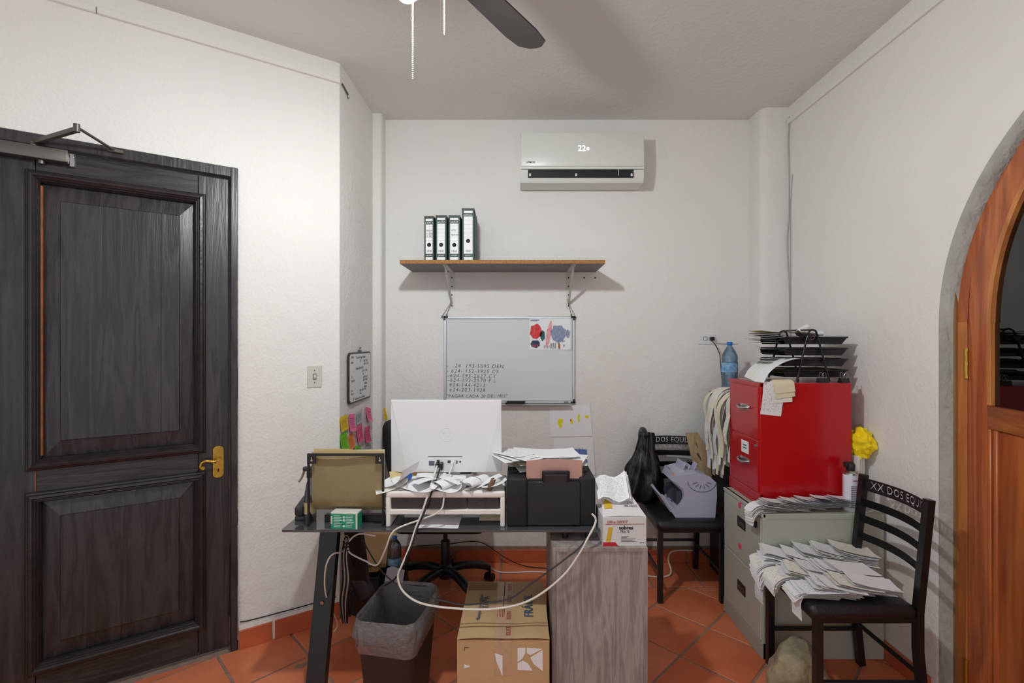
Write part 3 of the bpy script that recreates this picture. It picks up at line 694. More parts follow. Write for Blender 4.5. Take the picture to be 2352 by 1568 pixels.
for q in range(3): g.box(-.124 + .016 * q, -.117 + .016 * q, y_ - .0008, y_ - .0003, .02, .036)
each('stripe', g, 'cray_red', dw)
g = G(); scribble(g, -.045, .0, .012, .03, y_, 9, .0012, 2); scribble(g, .004, .02, .006, .045, y_, 8, .0012, 3); scribble(g, .025, .036, .01, .05, y_, 6, .0012, 4); scribble(g, .05, .11, .055, .066, y_, 9, .0014, 5); scribble(g, .09, .105, .02, .034, y_, 6, .001, 6); scribble(g, .128, .138, .01, .028, y_, 5, .0016, 6)
stuff(obj('pen_lines', g, 'cray_navy', dw))
# two drawings taped to the wall below
for nm, pts, lab in (('a', ((1262, 935, 1355, 928, 1361, 1001, 1264, 1003)), 'white paper with yellow marks taped under the whiteboard'), ('b', ((1271, 1006, 1362, 1005, 1367, 1090, 1273, 1090)), 'white paper with blue scribbled rectangle above the printer')):
    p = [W(pts[i], pts[i + 1], YB - .004) for i in range(0, 8, 2)]; base = (p[2] + p[3]) / 2
    t = thing('taped_drawing', lab, 'drawing', base)
    obj('sheet', G().grid(5, 5, lambda u, v: (p[3] * (1 - u) + p[2] * u) * (1 - v) + (p[0] * (1 - u) + p[1] * u) * v + Vector((0, -.004 * max(0, u - .85) * 6, 0))), 'paper', t, world=True)
    Y_ = YB - .0065
    if nm == 'a':
        g = G()
        for px, py, rx, rz, sd in ((1287, 971, .018, .032, 1), (1313, 968, .009, .018, 2), (1329, 959, .008, .028, 3), (1349, 957, .014, .014, 4)): q = W(px, py, Y_); blob(g, q.x, q.z, rx, rz, Y_, 14, .3, sd)
        each('yellow_mark', g, 'cray_yellow', t, world=True)
        g = G(); q = W(1311, 965, Y_); blob(g, q.x, q.z, .005, .008, Y_ - .0005, 10, .3, 5); obj('red_mark', g, 'cray_red', t, world=True)
    else:
        g = G(); a = W(1296, 1030, Y_); b = W(1348, 1062, Y_)
        P = [(a.x, a.z), (b.x, a.z - .006), (b.x + .003, b.z), (a.x - .008, b.z + .004)]; g.prism(P, Y_ - .0004, Y_, lambda u, v, h: Vector((u, h, v)))
        scribble(g, a.x - .005, b.x + .004, b.z, a.z + .004, Y_ - .001, 46, .0009, 9); obj('blue_scribble', g, 'cray_royal', t, world=True)

# ------------------------------------------------------------------ narrow wall: small whiteboard and sticky notes
def SW_(px, py):                                     # pixel on the narrow wall (x = -.985)
    Y = F * -.984 / (px - CX); return Vector((-.984 + .012 * (Y - 2.68) / .6, Y, CAMZ + (CY - py) * Y / F))
sb = thing('small_whiteboard', 'small black framed whiteboard full of handwriting above sticky notes', 'whiteboard', (-.982, 2.985, 1.165))
g = G(); rr = lambda hw, h, r: [(sx * (hw - r) + sx_ * 0 + r * math.cos(t), z + r * math.sin(t)) for sx, z, t0, sx_ in ((1, r, -90, 0), (1, h - r, 0, 0), (-1, h - r, 90, 0), (-1, r, 180, 0)) for t in [R_(t0 + 15 * k) for k in range(7)]]
g.prism(rr(.205, .30, .03), 0, .010, lambda u, v, h: Vector((h, u, v))); obj('frame', g, 'black_plastic', sb, 40)
g = G().prism([(u, v + .01) for u, v in rr(.195, .28, .024)], .009, .0115, lambda u, v, h: Vector((h, u, v))); obj('panel', g, 'whiteboard', sb)
g = G(); g.box(-.002, .012, -.015, .015, .298, .312, .002); g.tube([(.004, 0, .318), (.008, .0, .330)], .004, 6); obj('hook', g, 'steel_dark', sb)
g = G(); fm2 = lambda y, z: frame_M((.0118, y, z), (0, 1, 0), (0, 0, 1)); rs = random.Random(4)
for y, z, s_ in ((-.18, .265, 'RAN'), (-.09, .262, 'Licencia Agu Palmar'), (-.18, .235, 'west'), (-.02, .24, '25'), (.05, .238, '624 1 81'), (.05, .218, '624 1 71 4'), (-.10, .196, 'Lesbia 624 0120'), (.02, .176, '624 11 554'), (.02, .156, '1 4'), (.04, .136, '624 105 4'), (.04, .118, '624 1144'), (-.18, .15, 'Es'), (-.18, .125, '1500 4'), (.06, .096, 'cobrar'), (.06, .076, 'diario'), (-.03, .058, '104 6 031 04'), (-.18, .07, 'Los'), (-.18, .05, 'Par 4'), (-.02, .04, 'No'), (-.15, .016, 'LV Solucion de a clientes')):
    text_into(g, s_, .022, fm2(y, z), shear=.25, offset=-.0003)
stuff(obj('handwriting', g, 'ink_black', sb, fixn=False))
def sticky(px, py, wpx, h, m_, rot, lift, label, lines=True):
    c = SW_(px, py); t = thing('sticky_note', label, 'sticky note', c, 0, 'sticky notes on the narrow wall'); hw_ = .038; R = Matrix.Rotation(R_(rot), 4, 'X')
    fn = lambda u, v: R @ Vector((.001 + lift * (1 - v) ** 2, (u - .5) * .105, (v - .5) * h))
    obj('sheet', G().grid(3, 5, fn), m_, t, 60)
    if lines:
        g = G()
        for q in range(6):
            v = .2 + q * .11
            P = [fn(u, v) + Vector((.0012, 0, rnd(-.001, .001))) for u in (.12, .3, .5, .7, rnd(.75, .9))]; g.tube(P, .0007, 4)
        stuff(obj('handwriting', g, 'ink_dark', t))
for a in ((789, 971, 12, .082, 'n_yellow', 3, .008, 'yellow sticky note beside a pink one, above the green note'),
          (806, 970, 18, .10, 'n_pink', -8, .014, 'largest pink sticky note, next to the yellow note'),
          (823, 957, 18, .076, 'n_grey', 6, .002, 'grey sheet note between two pink sticky notes'),
          (842, 951, 18, .086, 'n_pink', -14, .022, 'pink sticky note peeling off just under the small whiteboard'),
          (823, 994, 18, .10, 'n_pink2', 4, .012, 'darker pink sticky note beside the orange note'),
          (840, 997, 14, .10, 'n_pink2', -4, .014, 'narrow curled pink sticky note below the peeling pink one'),
          (789, 1016, 12, .11, 'n_green', 4, .016, 'long green sticky note under the yellow note'),
          (804, 1014, 12, .086, 'n_orange', 6, .010, 'orange sticky note between green and pink notes'),
          (819, 1033, 18, .05, 'n_green', -10, .03, 'small green sticky note folded outward above the file holder')): sticky(*a)
for px, py, s_, lab in ((838, 1046, .09, 'pale lilac paper scrap with pen lines below the pink notes'),):
    c = SW_(px, py); o = obj('paper_scrap', G().grid(3, 3, lambda u, v: Vector((.003 * v, (u - .5) * .14, (v - .5) * .12))), 'n_lilac', loc=c); tag(o, lab, 'paper')
c = W(881, 949, 3.33); o = obj('sticky_note', G().grid(3, 4, lambda u, v: Vector((.02 * (1 - v) + (u - .5) * .034, -.03 * u - .01, (v - .5) * .085))), 'n_yellow', loc=(c.x, 3.345, c.z)); tag(o, 'yellow sticky note alone on the corner pillar by the monitor', 'sticky note')
c = W(889, 1045, 3.3); o = obj('paper_scrap', G().grid(3, 4, lambda u, v: Vector(((u - .5) * .06, -.02 * u, (v - .5) * .16))), 'n_grey', loc=(c.x, 3.34, c.z)); tag(o, 'grey printed paper stuck low on the corner pillar', 'paper')

# ------------------------------------------------------------------ switch and outlet
sp = Vector((C.x, C.y)) - d_ * .131
sw = thing('light_switch', 'pale grey wall switch plate beside the black door', 'switch', (sp.x, sp.y, 1.341), 180 + WA)
obj('plate', G().box(-.037, .037, 0, .006, -.058, .058, .002), 'pale_switch', sw); obj('toggle', G().box(-.006, .006, .005, .014, -.012, .012, .002), 'pale_switch', sw)
each('screw', G().tube([(0, .005, .032), (0, .0075, .032)], .0035, 8).tube([(0, .005, -.032), (0, .0075, -.032)], .0035, 8), 'ink_dark', sw)
obj('toggle_slot', G().box(-.009, .009, .0055, .0066, -.016, .016), 'ink_grey', sw)
wo = thing('wall_outlet', 'white double wall outlet with a black plug in it', 'outlet', W(1623, 778, YB))
obj('plate', G().box(-.06, .06, -.007, 0, -.037, .037, .002), 'white_plastic', wo)
g = G().tube([(-.012 + .014 * math.cos(t), -.008, .002 + .014 * math.sin(t)) for t in [2 * math.pi * k / 14 for k in range(14)]], .0015, 5, closed=True); obj('socket', g, 'ink_dark', wo)
tag(obj('power_plug', G().box(-.014, .012, -.04, -.006, -.012, .014, .004), 'black_plastic', loc=W(1633, 778, YB)), 'small black plug in the wall outlet above the bottle', 'plug')
cable('outlet_cable', [W(1634, 781, YB - .04), W(1643, 792, YB - .05), W(1650, 806, YB - .05), W(1654, 822, YB - .05), W(1660, 900, YB - .08)], .003, 'cord_black', 'black cord dropping from the wall outlet behind the bottle')

# ------------------------------------------------------------------ desk and pedestal
def part(name, g, m_, t, smooth=None): return obj(name, g, m_, t, smooth, world=True)
def parts(name, g, m_, t, smooth=None): return each(name, g, m_, t, smooth, world=True)
DT = .75
desk = thing('glass_desk', 'desk with smoked glass top on dark metal trestle legs', 'desk', (-.32, 2.3, 0))
def rrect(x0, x1, y0, y1, r, n=5):
    P = []
    for cx_, cy_, a0 in ((x1 - r, y0 + r, -90), (x1 - r, y1 - r, 0), (x0 + r, y1 - r, 90), (x0 + r, y0 + r, 180)):
        P += [(cx_ + r * math.cos(R_(a0 + 90 * k / n)), cy_ + r * math.sin(R_(a0 + 90 * k / n))) for k in range(n + 1)]
    return P
part('tabletop', G().prism(rrect(-.982, .335, 2.0, 2.62, .012), DT - .009, DT), 'smoked_glass', desk)
g = G(); lp = lambda x0, x1, yt, yb: g.prism([(yt - .022, .738), (yt + .022, .738), (yb + .022, 0), (yb - .022, 0)], x0, x1, lambda u, v, h: Vector((h, u, v)))
lp(-.905, -.825, 2.25, 2.06); part('leg', g, 'black_metal', desk)
g = G(); lp(-.823, -.745, 2.27, 2.52); part('leg', g, 'black_metal', desk)
part('cross_beam', G().box(-.90, -.75, 2.235, 2.285, .722, .741), 'black_metal', desk)
part('leg_bolt', G().tube([(-.865, 2.145, .38), (-.865, 2.13, .378)], .008, 10), 'steel', desk)
ped = thing('drawer_pedestal', 'grey wood grain laminate pedestal under the glass desk', 'pedestal', (.33, 2.144, 0))
PX0, PX1, PY0, PY1, PZ = .137, .522, 1.944, 2.344, .70
part('side_panel', G().box(PX0, PX0 + .016, PY0, PY1, 0, PZ - .016, .001), 'laminate_edge', ped); part('side_panel', G().box(PX1 - .016, PX1, PY0, PY1, 0, PZ - .016, .001), 'laminate_edge', ped)
part('top_panel', G().box(PX0, PX1, PY0, PY1, PZ - .016, PZ, .001), 'laminate_edge', ped)
part('back_panel', G().box(PX0 + .016, PX1 - .016, PY0 + .004, PY0 + .02, .0, PZ - .016), 'laminate_grey', ped)
part('drawer_face', G().box(PX0 + .018, PX1 - .018, PY1 - .02, PY1 - .002, .02, PZ - .02), 'laminate_grey', ped)
for x, y in ((.20, 2.05), (.295, 2.05), (.20, 2.28), (.295, 2.28)): part('rubber_pad', G().tube([(x, y, PZ), (x, y, DT - .009)], .012, 12), 'black_plastic', desk, 40)

# ------------------------------------------------------------------ things on the desk
# white riser with drawers
rx0, rx1, ry0, ry1 = -.557, -.055, 2.03, 2.29; rz = DT
ri = thing('desk_riser', 'white plastic monitor riser with three small clear drawers', 'riser', ((rx0 + rx1) / 2, 2.16, rz))
part('top_deck', G().box(rx0, rx1, ry0, ry1, rz + .122, rz + .15, .008, 3), 'white_plastic2', ri, 40)
part('middle_shelf', G().box(rx0 + .016, rx1 - .016, ry0 + .001, ry1, rz + .052, rz + .072, .003), 'white_plastic2', ri, 40)
for sx in (0, 1):
    x = rx0 if not sx else rx1 - .02; part('side_wall', G().box(x, x + .02, ry0, ry1, rz, rz + .13, .007, 3), 'white_plastic2', ri, 40)
xs = [rx0 + .024, rx0 + .185, rx0 + .345, rx1 - .022]
for k in range(3):
    a, b = xs[k], xs[k + 1] - .006; g = G()
    g.box(a, b, ry0 + .012, ry0 + .015, rz + .075, rz + .12); dr_ = part('drawer', g, 'drawer_clear', ri)
    for q in range(7):
        x = rnd(a + .015, b - .02); z = rz + .074
        g = G()
        if q % 2: g.box(x - .012, x + .014, ry0 + .03 + .02 * q, ry0 + .045 + .02 * q, z, z + rnd(.01, .035), .002)
        else: g.tube([(x - .015, ry0 + .028 + .01 * q, z + .002), (x + .012, ry0 + .03 + .01 * q, z + rnd(.015, .042))], .003, 6)
        obj('trinket', g, random.choice(['junk', 'dark_plastic', 'ink_blue', 'cardboard_dark', 'steel_dark']), dr_, world=True, loc=(0, 0, 0))
part('drawer_backing', G().box(rx0 + .02, rx1 - .02, ry0 + .2, ry0 + .205, rz + .073, rz + .122), 'dark_plastic', ri)
# all-in-one computer seen from behind
mo = thing('computer', 'white all-in-one computer seen from behind on the riser', 'computer', (-.325, 2.22, rz + .15))
mx0, mx1, mz0, mz1, my = -.58, -.0755, .935, 1.262, 2.2
g = G()
A = [(mx0, my + .028, mz0), (mx1, my + .028, mz0), (mx1, my + .028, mz1), (mx0, my + .028, mz1)]; B = [(mx0, my + .012, mz0), (mx1, my + .012, mz0), (mx1, my + .004, mz1), (mx0, my + .004, mz1)]
D = [(mx0 + .075, my, mz0 + .001), (mx1 - .075, my, mz0 + .001), (mx1 - .002, my, mz1 - .001), (mx0 + .002, my, mz1 - .001)]
V = [[g.bm.verts.new(p) for p in r] for r in (A, B, D)]
for P, Q in zip(V, V[1:]):
    for i in range(4): g.bm.faces.new((P[i], P[(i + 1) % 4], Q[(i + 1) % 4], Q[i]))
g.bm.faces.new(V[0][::-1]); g.bm.faces.new(V[2]); part('back_shell', g, 'white_plastic', mo)
part('screen', G().box(mx0 + .004, mx1 - .004, my + .0275, my + .031, mz0 + .03, mz1 - .004), 'void', mo)
part('stand', G().box(-.38, -.27, my + .032, my + .05, rz + .153, rz + .25, .004), 'white_plastic', mo, 40); part('stand_foot', G().box(-.44, -.21, my - .07, my + .085, rz + .149, rz + .156, .003), 'white_plastic', mo, 40)
g = G().tube([(-.327 + .03 * math.cos(t), my + .0, 1.107 + .03 * math.sin(t)) for t in [2 * math.pi * k / 32 for k in range(32)]], .0012, 5, closed=True)
text_into(g, 'hp', .05, frame_M((-.327, my - .0004, 1.096), (1, 0, 0), (0, 0, 1)), align='CENTER', shear=.3, offset=-.003); stuff(part('logo', g, 'white_plastic', mo))
MZ = lambda py: CAMZ + (CY - py) * my / F; MX = lambda px: (px - CX) * my / F
for a, b, c, d in ((985, 998, 1058, 1069), (1003, 1010, 1056, 1068), (1028, 1035, 1057, 1063), (1048, 1051, 1057, 1065), (1055, 1059, 1058, 1062)): part('port', G().box(MX(a), MX(b), my - .0006, my + .004, MZ(d), MZ(c)), 'ink_dark' if a != 985 else 'ink_grey', mo)
part('cover_seam', G().box(MX(983), MX(1062), my - .0005, my + .002, MZ(1049), MZ(1047.6)), 'ink_grey', mo)
part('side_tray', G().box(MX(905), MX(909), my + .008, my + .013, MZ(1060), MZ(980), .001), 'white_plastic', mo)
parts('connector', G().box(MX(1002), MX(1009), my - .03, my, MZ(1072), MZ(1060), .003).box(MX(1011), MX(1019), my - .03, my, MZ(1076), MZ(1060), .003), 'black_plastic', mo)
part('connector', G().box(MX(1037), MX(1043), my - .03, my, MZ(1070), MZ(1058), .003), 'white_plastic', mo)
# printer
pr = thing('printer', 'black inkjet printer seen from behind with paper in its rear feed', 'printer', (.137, 2.2, DT))
qx0, qx1, qy0, qy1, qz = -.048, .328, 2.03, 2.36, DT
part('body', G().box(qx0 + .085, qx1 - .065, qy0 + .006, qy1, qz + .004, qz + .19, .004), 'black_plastic', pr, 40)
part('side_block', G().box(qx0, qx0 + .088, qy0, qy1, qz, qz + .205, .012, 3), 'black_matte', pr, 40)
part('side_block', G().box(qx1 - .07, qx1, qy0 + .01, qy1, qz, qz + .205, .012, 3), 'black_matte', pr, 40)
part('lid', G().box(qx0 + .02, qx1 - .02, qy0 + .1, qy1 - .01, qz + .196, qz + .212, .004), 'black_plastic', pr, 40)
part('feed_slot', G().box(qx0 + .09, qx1 - .07, qy0 + .02, qy0 + .1, qz + .16, qz + .196, .003), 'black_matte', pr)
part('paper_support', G().box(.1, .218, -.006, .006, 0, .085, .006, 2, M=Matrix.Translation((0, qy0 + .02, qz + .155)) @ Matrix.Rotation(R_(14), 4, 'X')), 'black_plastic', pr, 40)
part('support_recess', G().box(.112, .206, -.0075, -.004, .012, .07, .002, M=Matrix.Translation((0, qy0 + .02, qz + .155)) @ Matrix.Rotation(R_(14), 4, 'X')), 'dark_plastic', pr)
T = Matrix.Translation((0, qy0 + .035, qz + .15)) @ Matrix.Rotation(R_(6), 4, 'X')
sh_ = obj('paper_stack', G().grid(6, 4, lambda u, v: T @ Vector((.035 + .238 * u, .004 * math.sin(u * 3), (.125 + .006 * math.sin(u * 3)) * v))), 'paper_pink'); tag(sh_, 'pink-backed sheets standing in the printer rear feed', 'paper')
def stack(name, label, n, base, wx, wy, jit, mats, yaw=0, dz=.0022, curl=.006, group=None, spread=(0, 0)):
    """loose pile of sheets: every sheet is a part"""
    t = thing(name, label, 'papers', base, yaw, group)
    for i in range(n):
        a = R_(rnd(-jit, jit) * 60); ox, oy = rnd(-jit, jit) * .12 + spread[0] * i / n, rnd(-jit, jit) * .12 + spread[1] * i / n; ph = rnd(0, 6); sx, sy = wx * rnd(.8, 1), wy * rnd(.85, 1); k = rnd(.3, 1) * curl
        def fn(u, v, i=i):
            x, y = (u - .5) * sx, (v - .5) * sy
            return Vector((ox + x * math.cos(a) - y * math.sin(a), oy + x * math.sin(a) + y * math.cos(a), dz * (i + .3) + k * (.5 + .5 * math.sin(u * 3 + ph)) * (abs(u - .5) * 2) ** 2))
        obj('sheet', G().grid(5, 3, fn), random.choice(mats), t, 60)
    return t
stack('paper_pile', 'untidy pile of printed sheets on top of the printer', 14, (.135, 2.255, qz + .213), .33, .2, .34, ['letter', 'paper', 'letter', 'paper_cream'], 0, .0032, .014)
stack('paper_pile', 'small fan of printed sheets overhanging the printer beside the riser', 4, (-.01, 2.2, qz + .262), .16, .2, .4, ['letter'], 25, .002, .012)
# mesh file holder
fh = thing('file_holder', 'black wire mesh file holder with tan folders inside', 'file holder', (-.72, 2.1, DT))
hx0, hx1, hy, hz1 = -.888, -.565, 2.04, DT + .308
part('frame_side', G().box(hx0, hx0 + .008, hy - .006, hy + .004, DT, hz1, .001), 'black_metal', fh); part('frame_side', G().box(hx1 - .008, hx1, hy - .006, hy + .004, DT, hz1, .001), 'black_metal', fh)
part('frame_side', G().box(hx0, hx1, hy - .006, hy + .004, hz1 - .01, hz1, .001), 'black_metal', fh)
for x in (hx0, hx1 - .036):
    p = part('hanging_tab', G().box(x, x + .036, hy - .007, hy - .002, hz1 - .042, hz1), 'black_metal', fh)
    g = G().lathe([(.0045, -.0005), (.0045, .0005)], 12, M=Matrix.Translation((x + .019, hy - .0072, hz1 - .028)) @ Matrix.Rotation(R_(90), 4, 'X')); g.box(x + .0175, x + .0205, hy - .0077, hy - .0067, hz1 - .028, hz1 - .015); part('keyhole', g, 'manila', fh)
part('mesh_back', G().grid(1, 12, lambda u, v: Vector((hx0 + .008 + (hx1 - hx0 - .016) * u, hy + (.05 * max(0, .22 - v) ** 2 * 30), DT + .045 + (hz1 - DT - .05) * v))), 'mesh_metal', fh, 60)
for x in (hx0 + .003, hx1 - .003): part('side_plate', G().prism([(hy - .004, DT), (hy + .09, DT + .02), (hy + .11, DT + .2), (hy + .05, hz1 - .02), (hy, hz1 - .01)], x - .002, x + .002, lambda u, v, h: Vector((h, u, v))), 'mesh_metal', fh)
for x in (hx0 + .001, hx1 - .005): part('foot', G().prism([(hy - .006, DT), (hy + .06, DT), (hy + .045, DT + .02), (hy, DT + .07)], x, x + .004, lambda u, v, h: Vector((h, u, v))), 'black_metal', fh)
part('bottom_bar', G().box(hx0 + .05, hx1 - .02, hy + .05, hy + .08, DT, DT + .03, .002), 'black_metal', fh)
for k, (m_, y, z) in enumerate((('folder_tan', hy + .012, hz1 + .004), ('manila', hy + .03, hz1 + .012), ('paper_cream', hy + .048, hz1 + .006))):
    tag(obj('folder', G().grid(6, 8, lambda u, v: Vector((hx0 + .012 + (hx1 - hx0 - .024) * u, y + .004 * math.sin(u * 5 + k) * v + .06 * max(0, .2 - v) ** 2 * 20, DT + .05 + (z - DT - .05) * v - (.008 * (u > .5) if k == 1 else 0)))), m_, None, 60), ['tan folder closest to the mesh of the file holder', 'manila folder sticking up in the middle of the file holder', 'cream paper sheet at the rear of the file holder'][k], 'folder')
# small green box
gb = thing('medicine_box', 'small green and white carton in front of the file holder', 'box', (-.725, 2.012, DT), -4)
obj('carton', G().box(-.057, .057, .0, .05, 0, .068, .001), 'box_white', gb)
obj('green_panel', G().box(-.0565, .05, -.0006, .001, .001, .062), 'green_box', gb); obj('green_panel', G().box(.0565, .0576, .001, .049, .001, .062), 'green_box', gb)
g = G()
for q in range(8):
    for x0, x1 in ((-.044, -.008), (.008, .044)): g.box(x0, x1 - rnd(0, .012), -.001, -.0004, .008 + q * .0065, .0098 + q * .0065)
stuff(obj('print', g, 'white_ink', gb)); g = G()
for z in (.048, .036, .012): g.tube([(0, -.001, z), (0, -.0004, z)], .005, 10)
g.box(-.056, -.05, -.001, -.0004, .02, .052); each('mark', g, 'box_white', gb)
# spray bottle and stapler behind the file holder
sb_ = thing('spray_bottle', 'clear trigger spray bottle standing behind the file holder', 'spray bottle', (-.912, 2.12, DT))
g = G().lathe([(.024, 0), (.026, .01), (.025, .1), (.018, .15), (.012, .17), (.012, .19)], 16); obj('bottle', g, 'pet_clear', sb_, 40)
obj('label', G().lathe([(.0262, .03), (.026, .08)], 16, caps=False), 'folder_tan', sb_, 40)
g = G().lathe([(.015, .185), (.015, .21), (.01, .215)], 12); g.box(-.03, .025, -.011, .011, .212, .232, .005, 2); obj('spray_head', g, 'dark_plastic', sb_, 40)
obj('trigger', G().tube(spline([(-.026, 0, .214), (-.032, 0, .195), (-.04, 0, .178), (-.05, 0, .165)], 3), .005, 6), 'steel', sb_, 40)
st_ = thing('stapler', 'dark grey stapler lying at the glass desk corner', 'stapler', (-.955, 2.14, DT), 6)
obj('base', G().box(-.02, .02, -.04, .09, 0, .02, .004, 2), 'dark_plastic', st_, 40); obj('jaw', G().box(-.018, .018, -.045, .085, .03, .07, .008, 2, M=Matrix.Rotation(R_(8), 4, 'X')), 'dark_plastic', st_, 40); obj('spring_block', G().box(-.016, .016, .05, .085, .018, .04), 'black_plastic', st_)
# loose paper and curled receipts on the riser
tag(obj('paper_sheet', G().grid(6, 4, lambda u, v: Vector((-.43 + .18 * u, 2.012 + .2 * v, DT + .002 + .008 * (1 - v) * (1 - u) * 0 + .012 * math.sin(math.pi * min(1, u * 1.2)) * (.2 + v) * .6))), 'paper', None, 60), 'white sheet lying on the glass under the riser', 'paper')
tag(obj('paper_sheet', G().grid(5, 4, lambda u, v: Vector((-.17 + .1 * u, 2.1 + .14 * v, DT + .002 + .03 * v))), 'paper_cream', None, 60), 'cream envelope under the riser on the printer side', 'paper')
def curl(label, c, L, wd, yaw, k0, k1, m_='paper', tilt=0, roll=0, hmax=.035):
    """strip whose curvature goes from k0 to k1 along its length"""
    n = 14; th = 0; x = z = 0; P = [(0, 0)]; ds = L / n
    for i in range(n):
        th += (k0 + (k1 - k0) * i / n) * ds; x += ds * math.cos(th); z += ds * math.sin(th); P.append((x, z))
    zl = max(p[1] for p in P) - min(p[1] for p in P); P = [(a_, b_ * min(1, hmax / max(zl, 1e-6))) for a_, b_ in P]
    zm = min(p[1] for p in P); xm = sum(p[0] for p in P) / len(P)
    T = Matrix.Translation(c) @ Matrix.Rotation(R_(yaw), 4, 'Z') @ Matrix.Rotation(R_(roll), 4, 'Y') @ Matrix.Rotation(R_(tilt), 4, 'X')
    o = obj('curled_receipt', G().grid(n, 2, lambda u, v: Vector((P[round(u * n)][0] - xm, (v - .5) * wd, P[round(u * n)][1] - zm))), m_, None, 60); o.matrix_world = T
    return tag(o, label, 'receipt', 'curled papers on the desk riser')
RT = rz + .151; LB = 'curled white receipt in the heap on the desk riser'
for a in ((-.50, 2.08, .23, .08, 12, 14, -2), (-.535, 2.07, .16, .07, 20, 4, 10), (-.42, 2.06, .22, .08, -18, -4, 14), (-.37, 2.08, .2, .075, 35, 30, 4), (-.315, 2.06, .2, .08, -40, 24, 30), (-.27, 2.07, .18, .08, 60, -10, -30), (-.24, 2.12, .22, .08, -15, -3, 3), (-.2, 2.06, .17, .07, -30, 20, 34), (-.165, 2.13, .17, .06, -35, 40, 30), (-.14, 2.09, .15, .07, 15, 8, -6), (-.34, 2.15, .22, .08, 5, -3, 2), (-.44, 2.15, .24, .08, 24, 3, -2), (-.3, 2.04, .14, .075, 8, -12, 30), (-.1, 2.06, .12, .07, 5, 6, 10)):
    curl(LB, (a[0], a[1], RT + rnd(.002, .012)), a[2], a[3], a[4], a[5], a[6], random.choice(['paper', 'paper', 'receipt_warm']), rnd(-6, 14), rnd(-6, 6))
curl('large white sheet curling upward at the file holder side of the riser', (-.515, 2.10, RT + .012), .2, .12, -25, 1, 13, 'paper', 8, hmax=.09)
curl('tan folded paper standing behind the blue cap on the riser', (-.46, 2.2, RT + .01), .24, .1, 18, -2, 5, 'manila', 20)
bc = thing('blue_cap', 'bright blue plastic ball in the curled papers', 'ball', (-.478, 2.1, RT + .045)); obj('ball', G().lathe([(.002, -.018), (.012, -.014), (.018, -.004), (.018, .006), (.012, .015), (.003, .019)], 16), 'cap_blue', bc, 60); obj('painted_glint', G().box(-.004, .004, -.0185, -.016, -.012, -.003), 'white_ink', bc)  # small white patch on the ball's front is a painted glint
cg = Matrix.Translation((-.113, 2.06, RT + .022)) @ Matrix.Rotation(R_(78), 4, 'Z') @ Matrix.Rotation(R_(72), 4, 'Y')
g = G().lathe([(.004, -.038), (.0105, -.034), (.0115, 0), (.0105, .032), (.006, .038)], 12, M=cg); tag(obj('cigar', g, 'cigar', None, 50), 'short brown cigar leaning on papers by the printer', 'cigar')

# ------------------------------------------------------------------ envelope box on the pedestal
eb = thing('envelope_box', 'white carton of envelopes with red and gold print on the pedestal', 'box', (.433, 1.962, PZ), 1.5)
g = G(); hwid = .0885
g.box(-hwid, hwid, 0, .16, 0, .118, .001); obj('carton', g, 'env_white', eb)
V = lambda u, v: Vector((-hwid + .02 * v + (2 * hwid - .055 * v) * u, .002 + .15 * v, .118 + .058 * v + .004 * math.sin(u * 3)))
obj('open_flap', G().grid(5, 5, V), 'env_white', eb, 60)
g = G().quad(V(.56, .88) + Vector((0, -.001, .002)), V(.97, .92) + Vector((0, -.001, .002)), V(.97, .99) + Vector((0, -.001, .002)), V(.56, .95) + Vector((0, -.001, .002))); obj('red_band', g, 'env_red', eb)
g = G().quad(V(.06, .28) + Vector((0, -.001, .002)), V(.27, .28) + Vector((0, -.001, .002)), V(.26, .72) + Vector((0, -.001, .002)), V(.05, .72) + Vector((0, -.001, .002))); obj('gold_picture', g, 'env_gold', eb)
fm = lambda x, z, y=-.0012: frame_M((x, y, z), (1, 0, 0), (0, 0, 1))
g = G(); text_into(g, 'Office DEPOT', .0145, fm(-hwid + .014, .094), shear=.2); g.box(-hwid + .008, hwid - .008, -.0012, 0, .0885, .0898); stuff(obj('brand_print', g, 'ink_red', eb, fixn=False))
g = G(); text_into(g, 'sobres', .0215, fm(-.024, .068), offset=.0006); text_into(g, 'No. 6', .0155, fm(-.018, .055)); stuff(obj('product_print', g, 'ink_black', eb, fixn=False))
Fv = frame_M(V(.93, .34) + Vector((0, -.002, .003)), (-1, 0, 0), (0, -.93, -.36)); g = G(); text_into(g, 'sobres', .02, Fv @ Matrix.Translation((0, -.01, 0))); text_into(g, 'No. 6', .012, Fv @ Matrix.Translation((.01, -.026, 0))); stuff(obj('flap_print', g, 'ink_grey', eb, fixn=False))
g = G().prism([(-hwid, .001), (-hwid + .062, .001), (-hwid + .05, .016), (-hwid, .016)], -.001, 0, lambda u, v, h: Vector((u, h, v))); obj('red_corner', g, 'env_red', eb)
g = G().prism([(-hwid + .012, .02), (-hwid + .03, .018), (-hwid + .04, .075), (-hwid + .022, .078)], -.001, 0, lambda u, v, h: Vector((u, h, v))); obj('gold_picture', g, 'env_gold', eb)
g = G()
for q in range(5): g.box(-.015, .006 + rnd(0, .04), -.0011, -.0002, .018 + q * .005, .0195 + q * .005)
g.box(.06, .08, -.0011, -.0002, .012, .014); stuff(obj('small_print', g, 'ink_grey', eb))
t = thing('paper_pile', 'crumpled printed sheets sticking out of the envelope box', 'papers', (.405, 2.04, PZ + .15))
for k in range(3):
    obj('sheet', G().grid(6, 5, lambda u, v: Vector((-.07 + .13 * u + .01 * k, -.02 + .09 * v + .012 * k, .02 + .06 * v + .012 * math.sin(u * 7 + k) + .03 * u * v - .012 * k))), 'letter', t, 60)

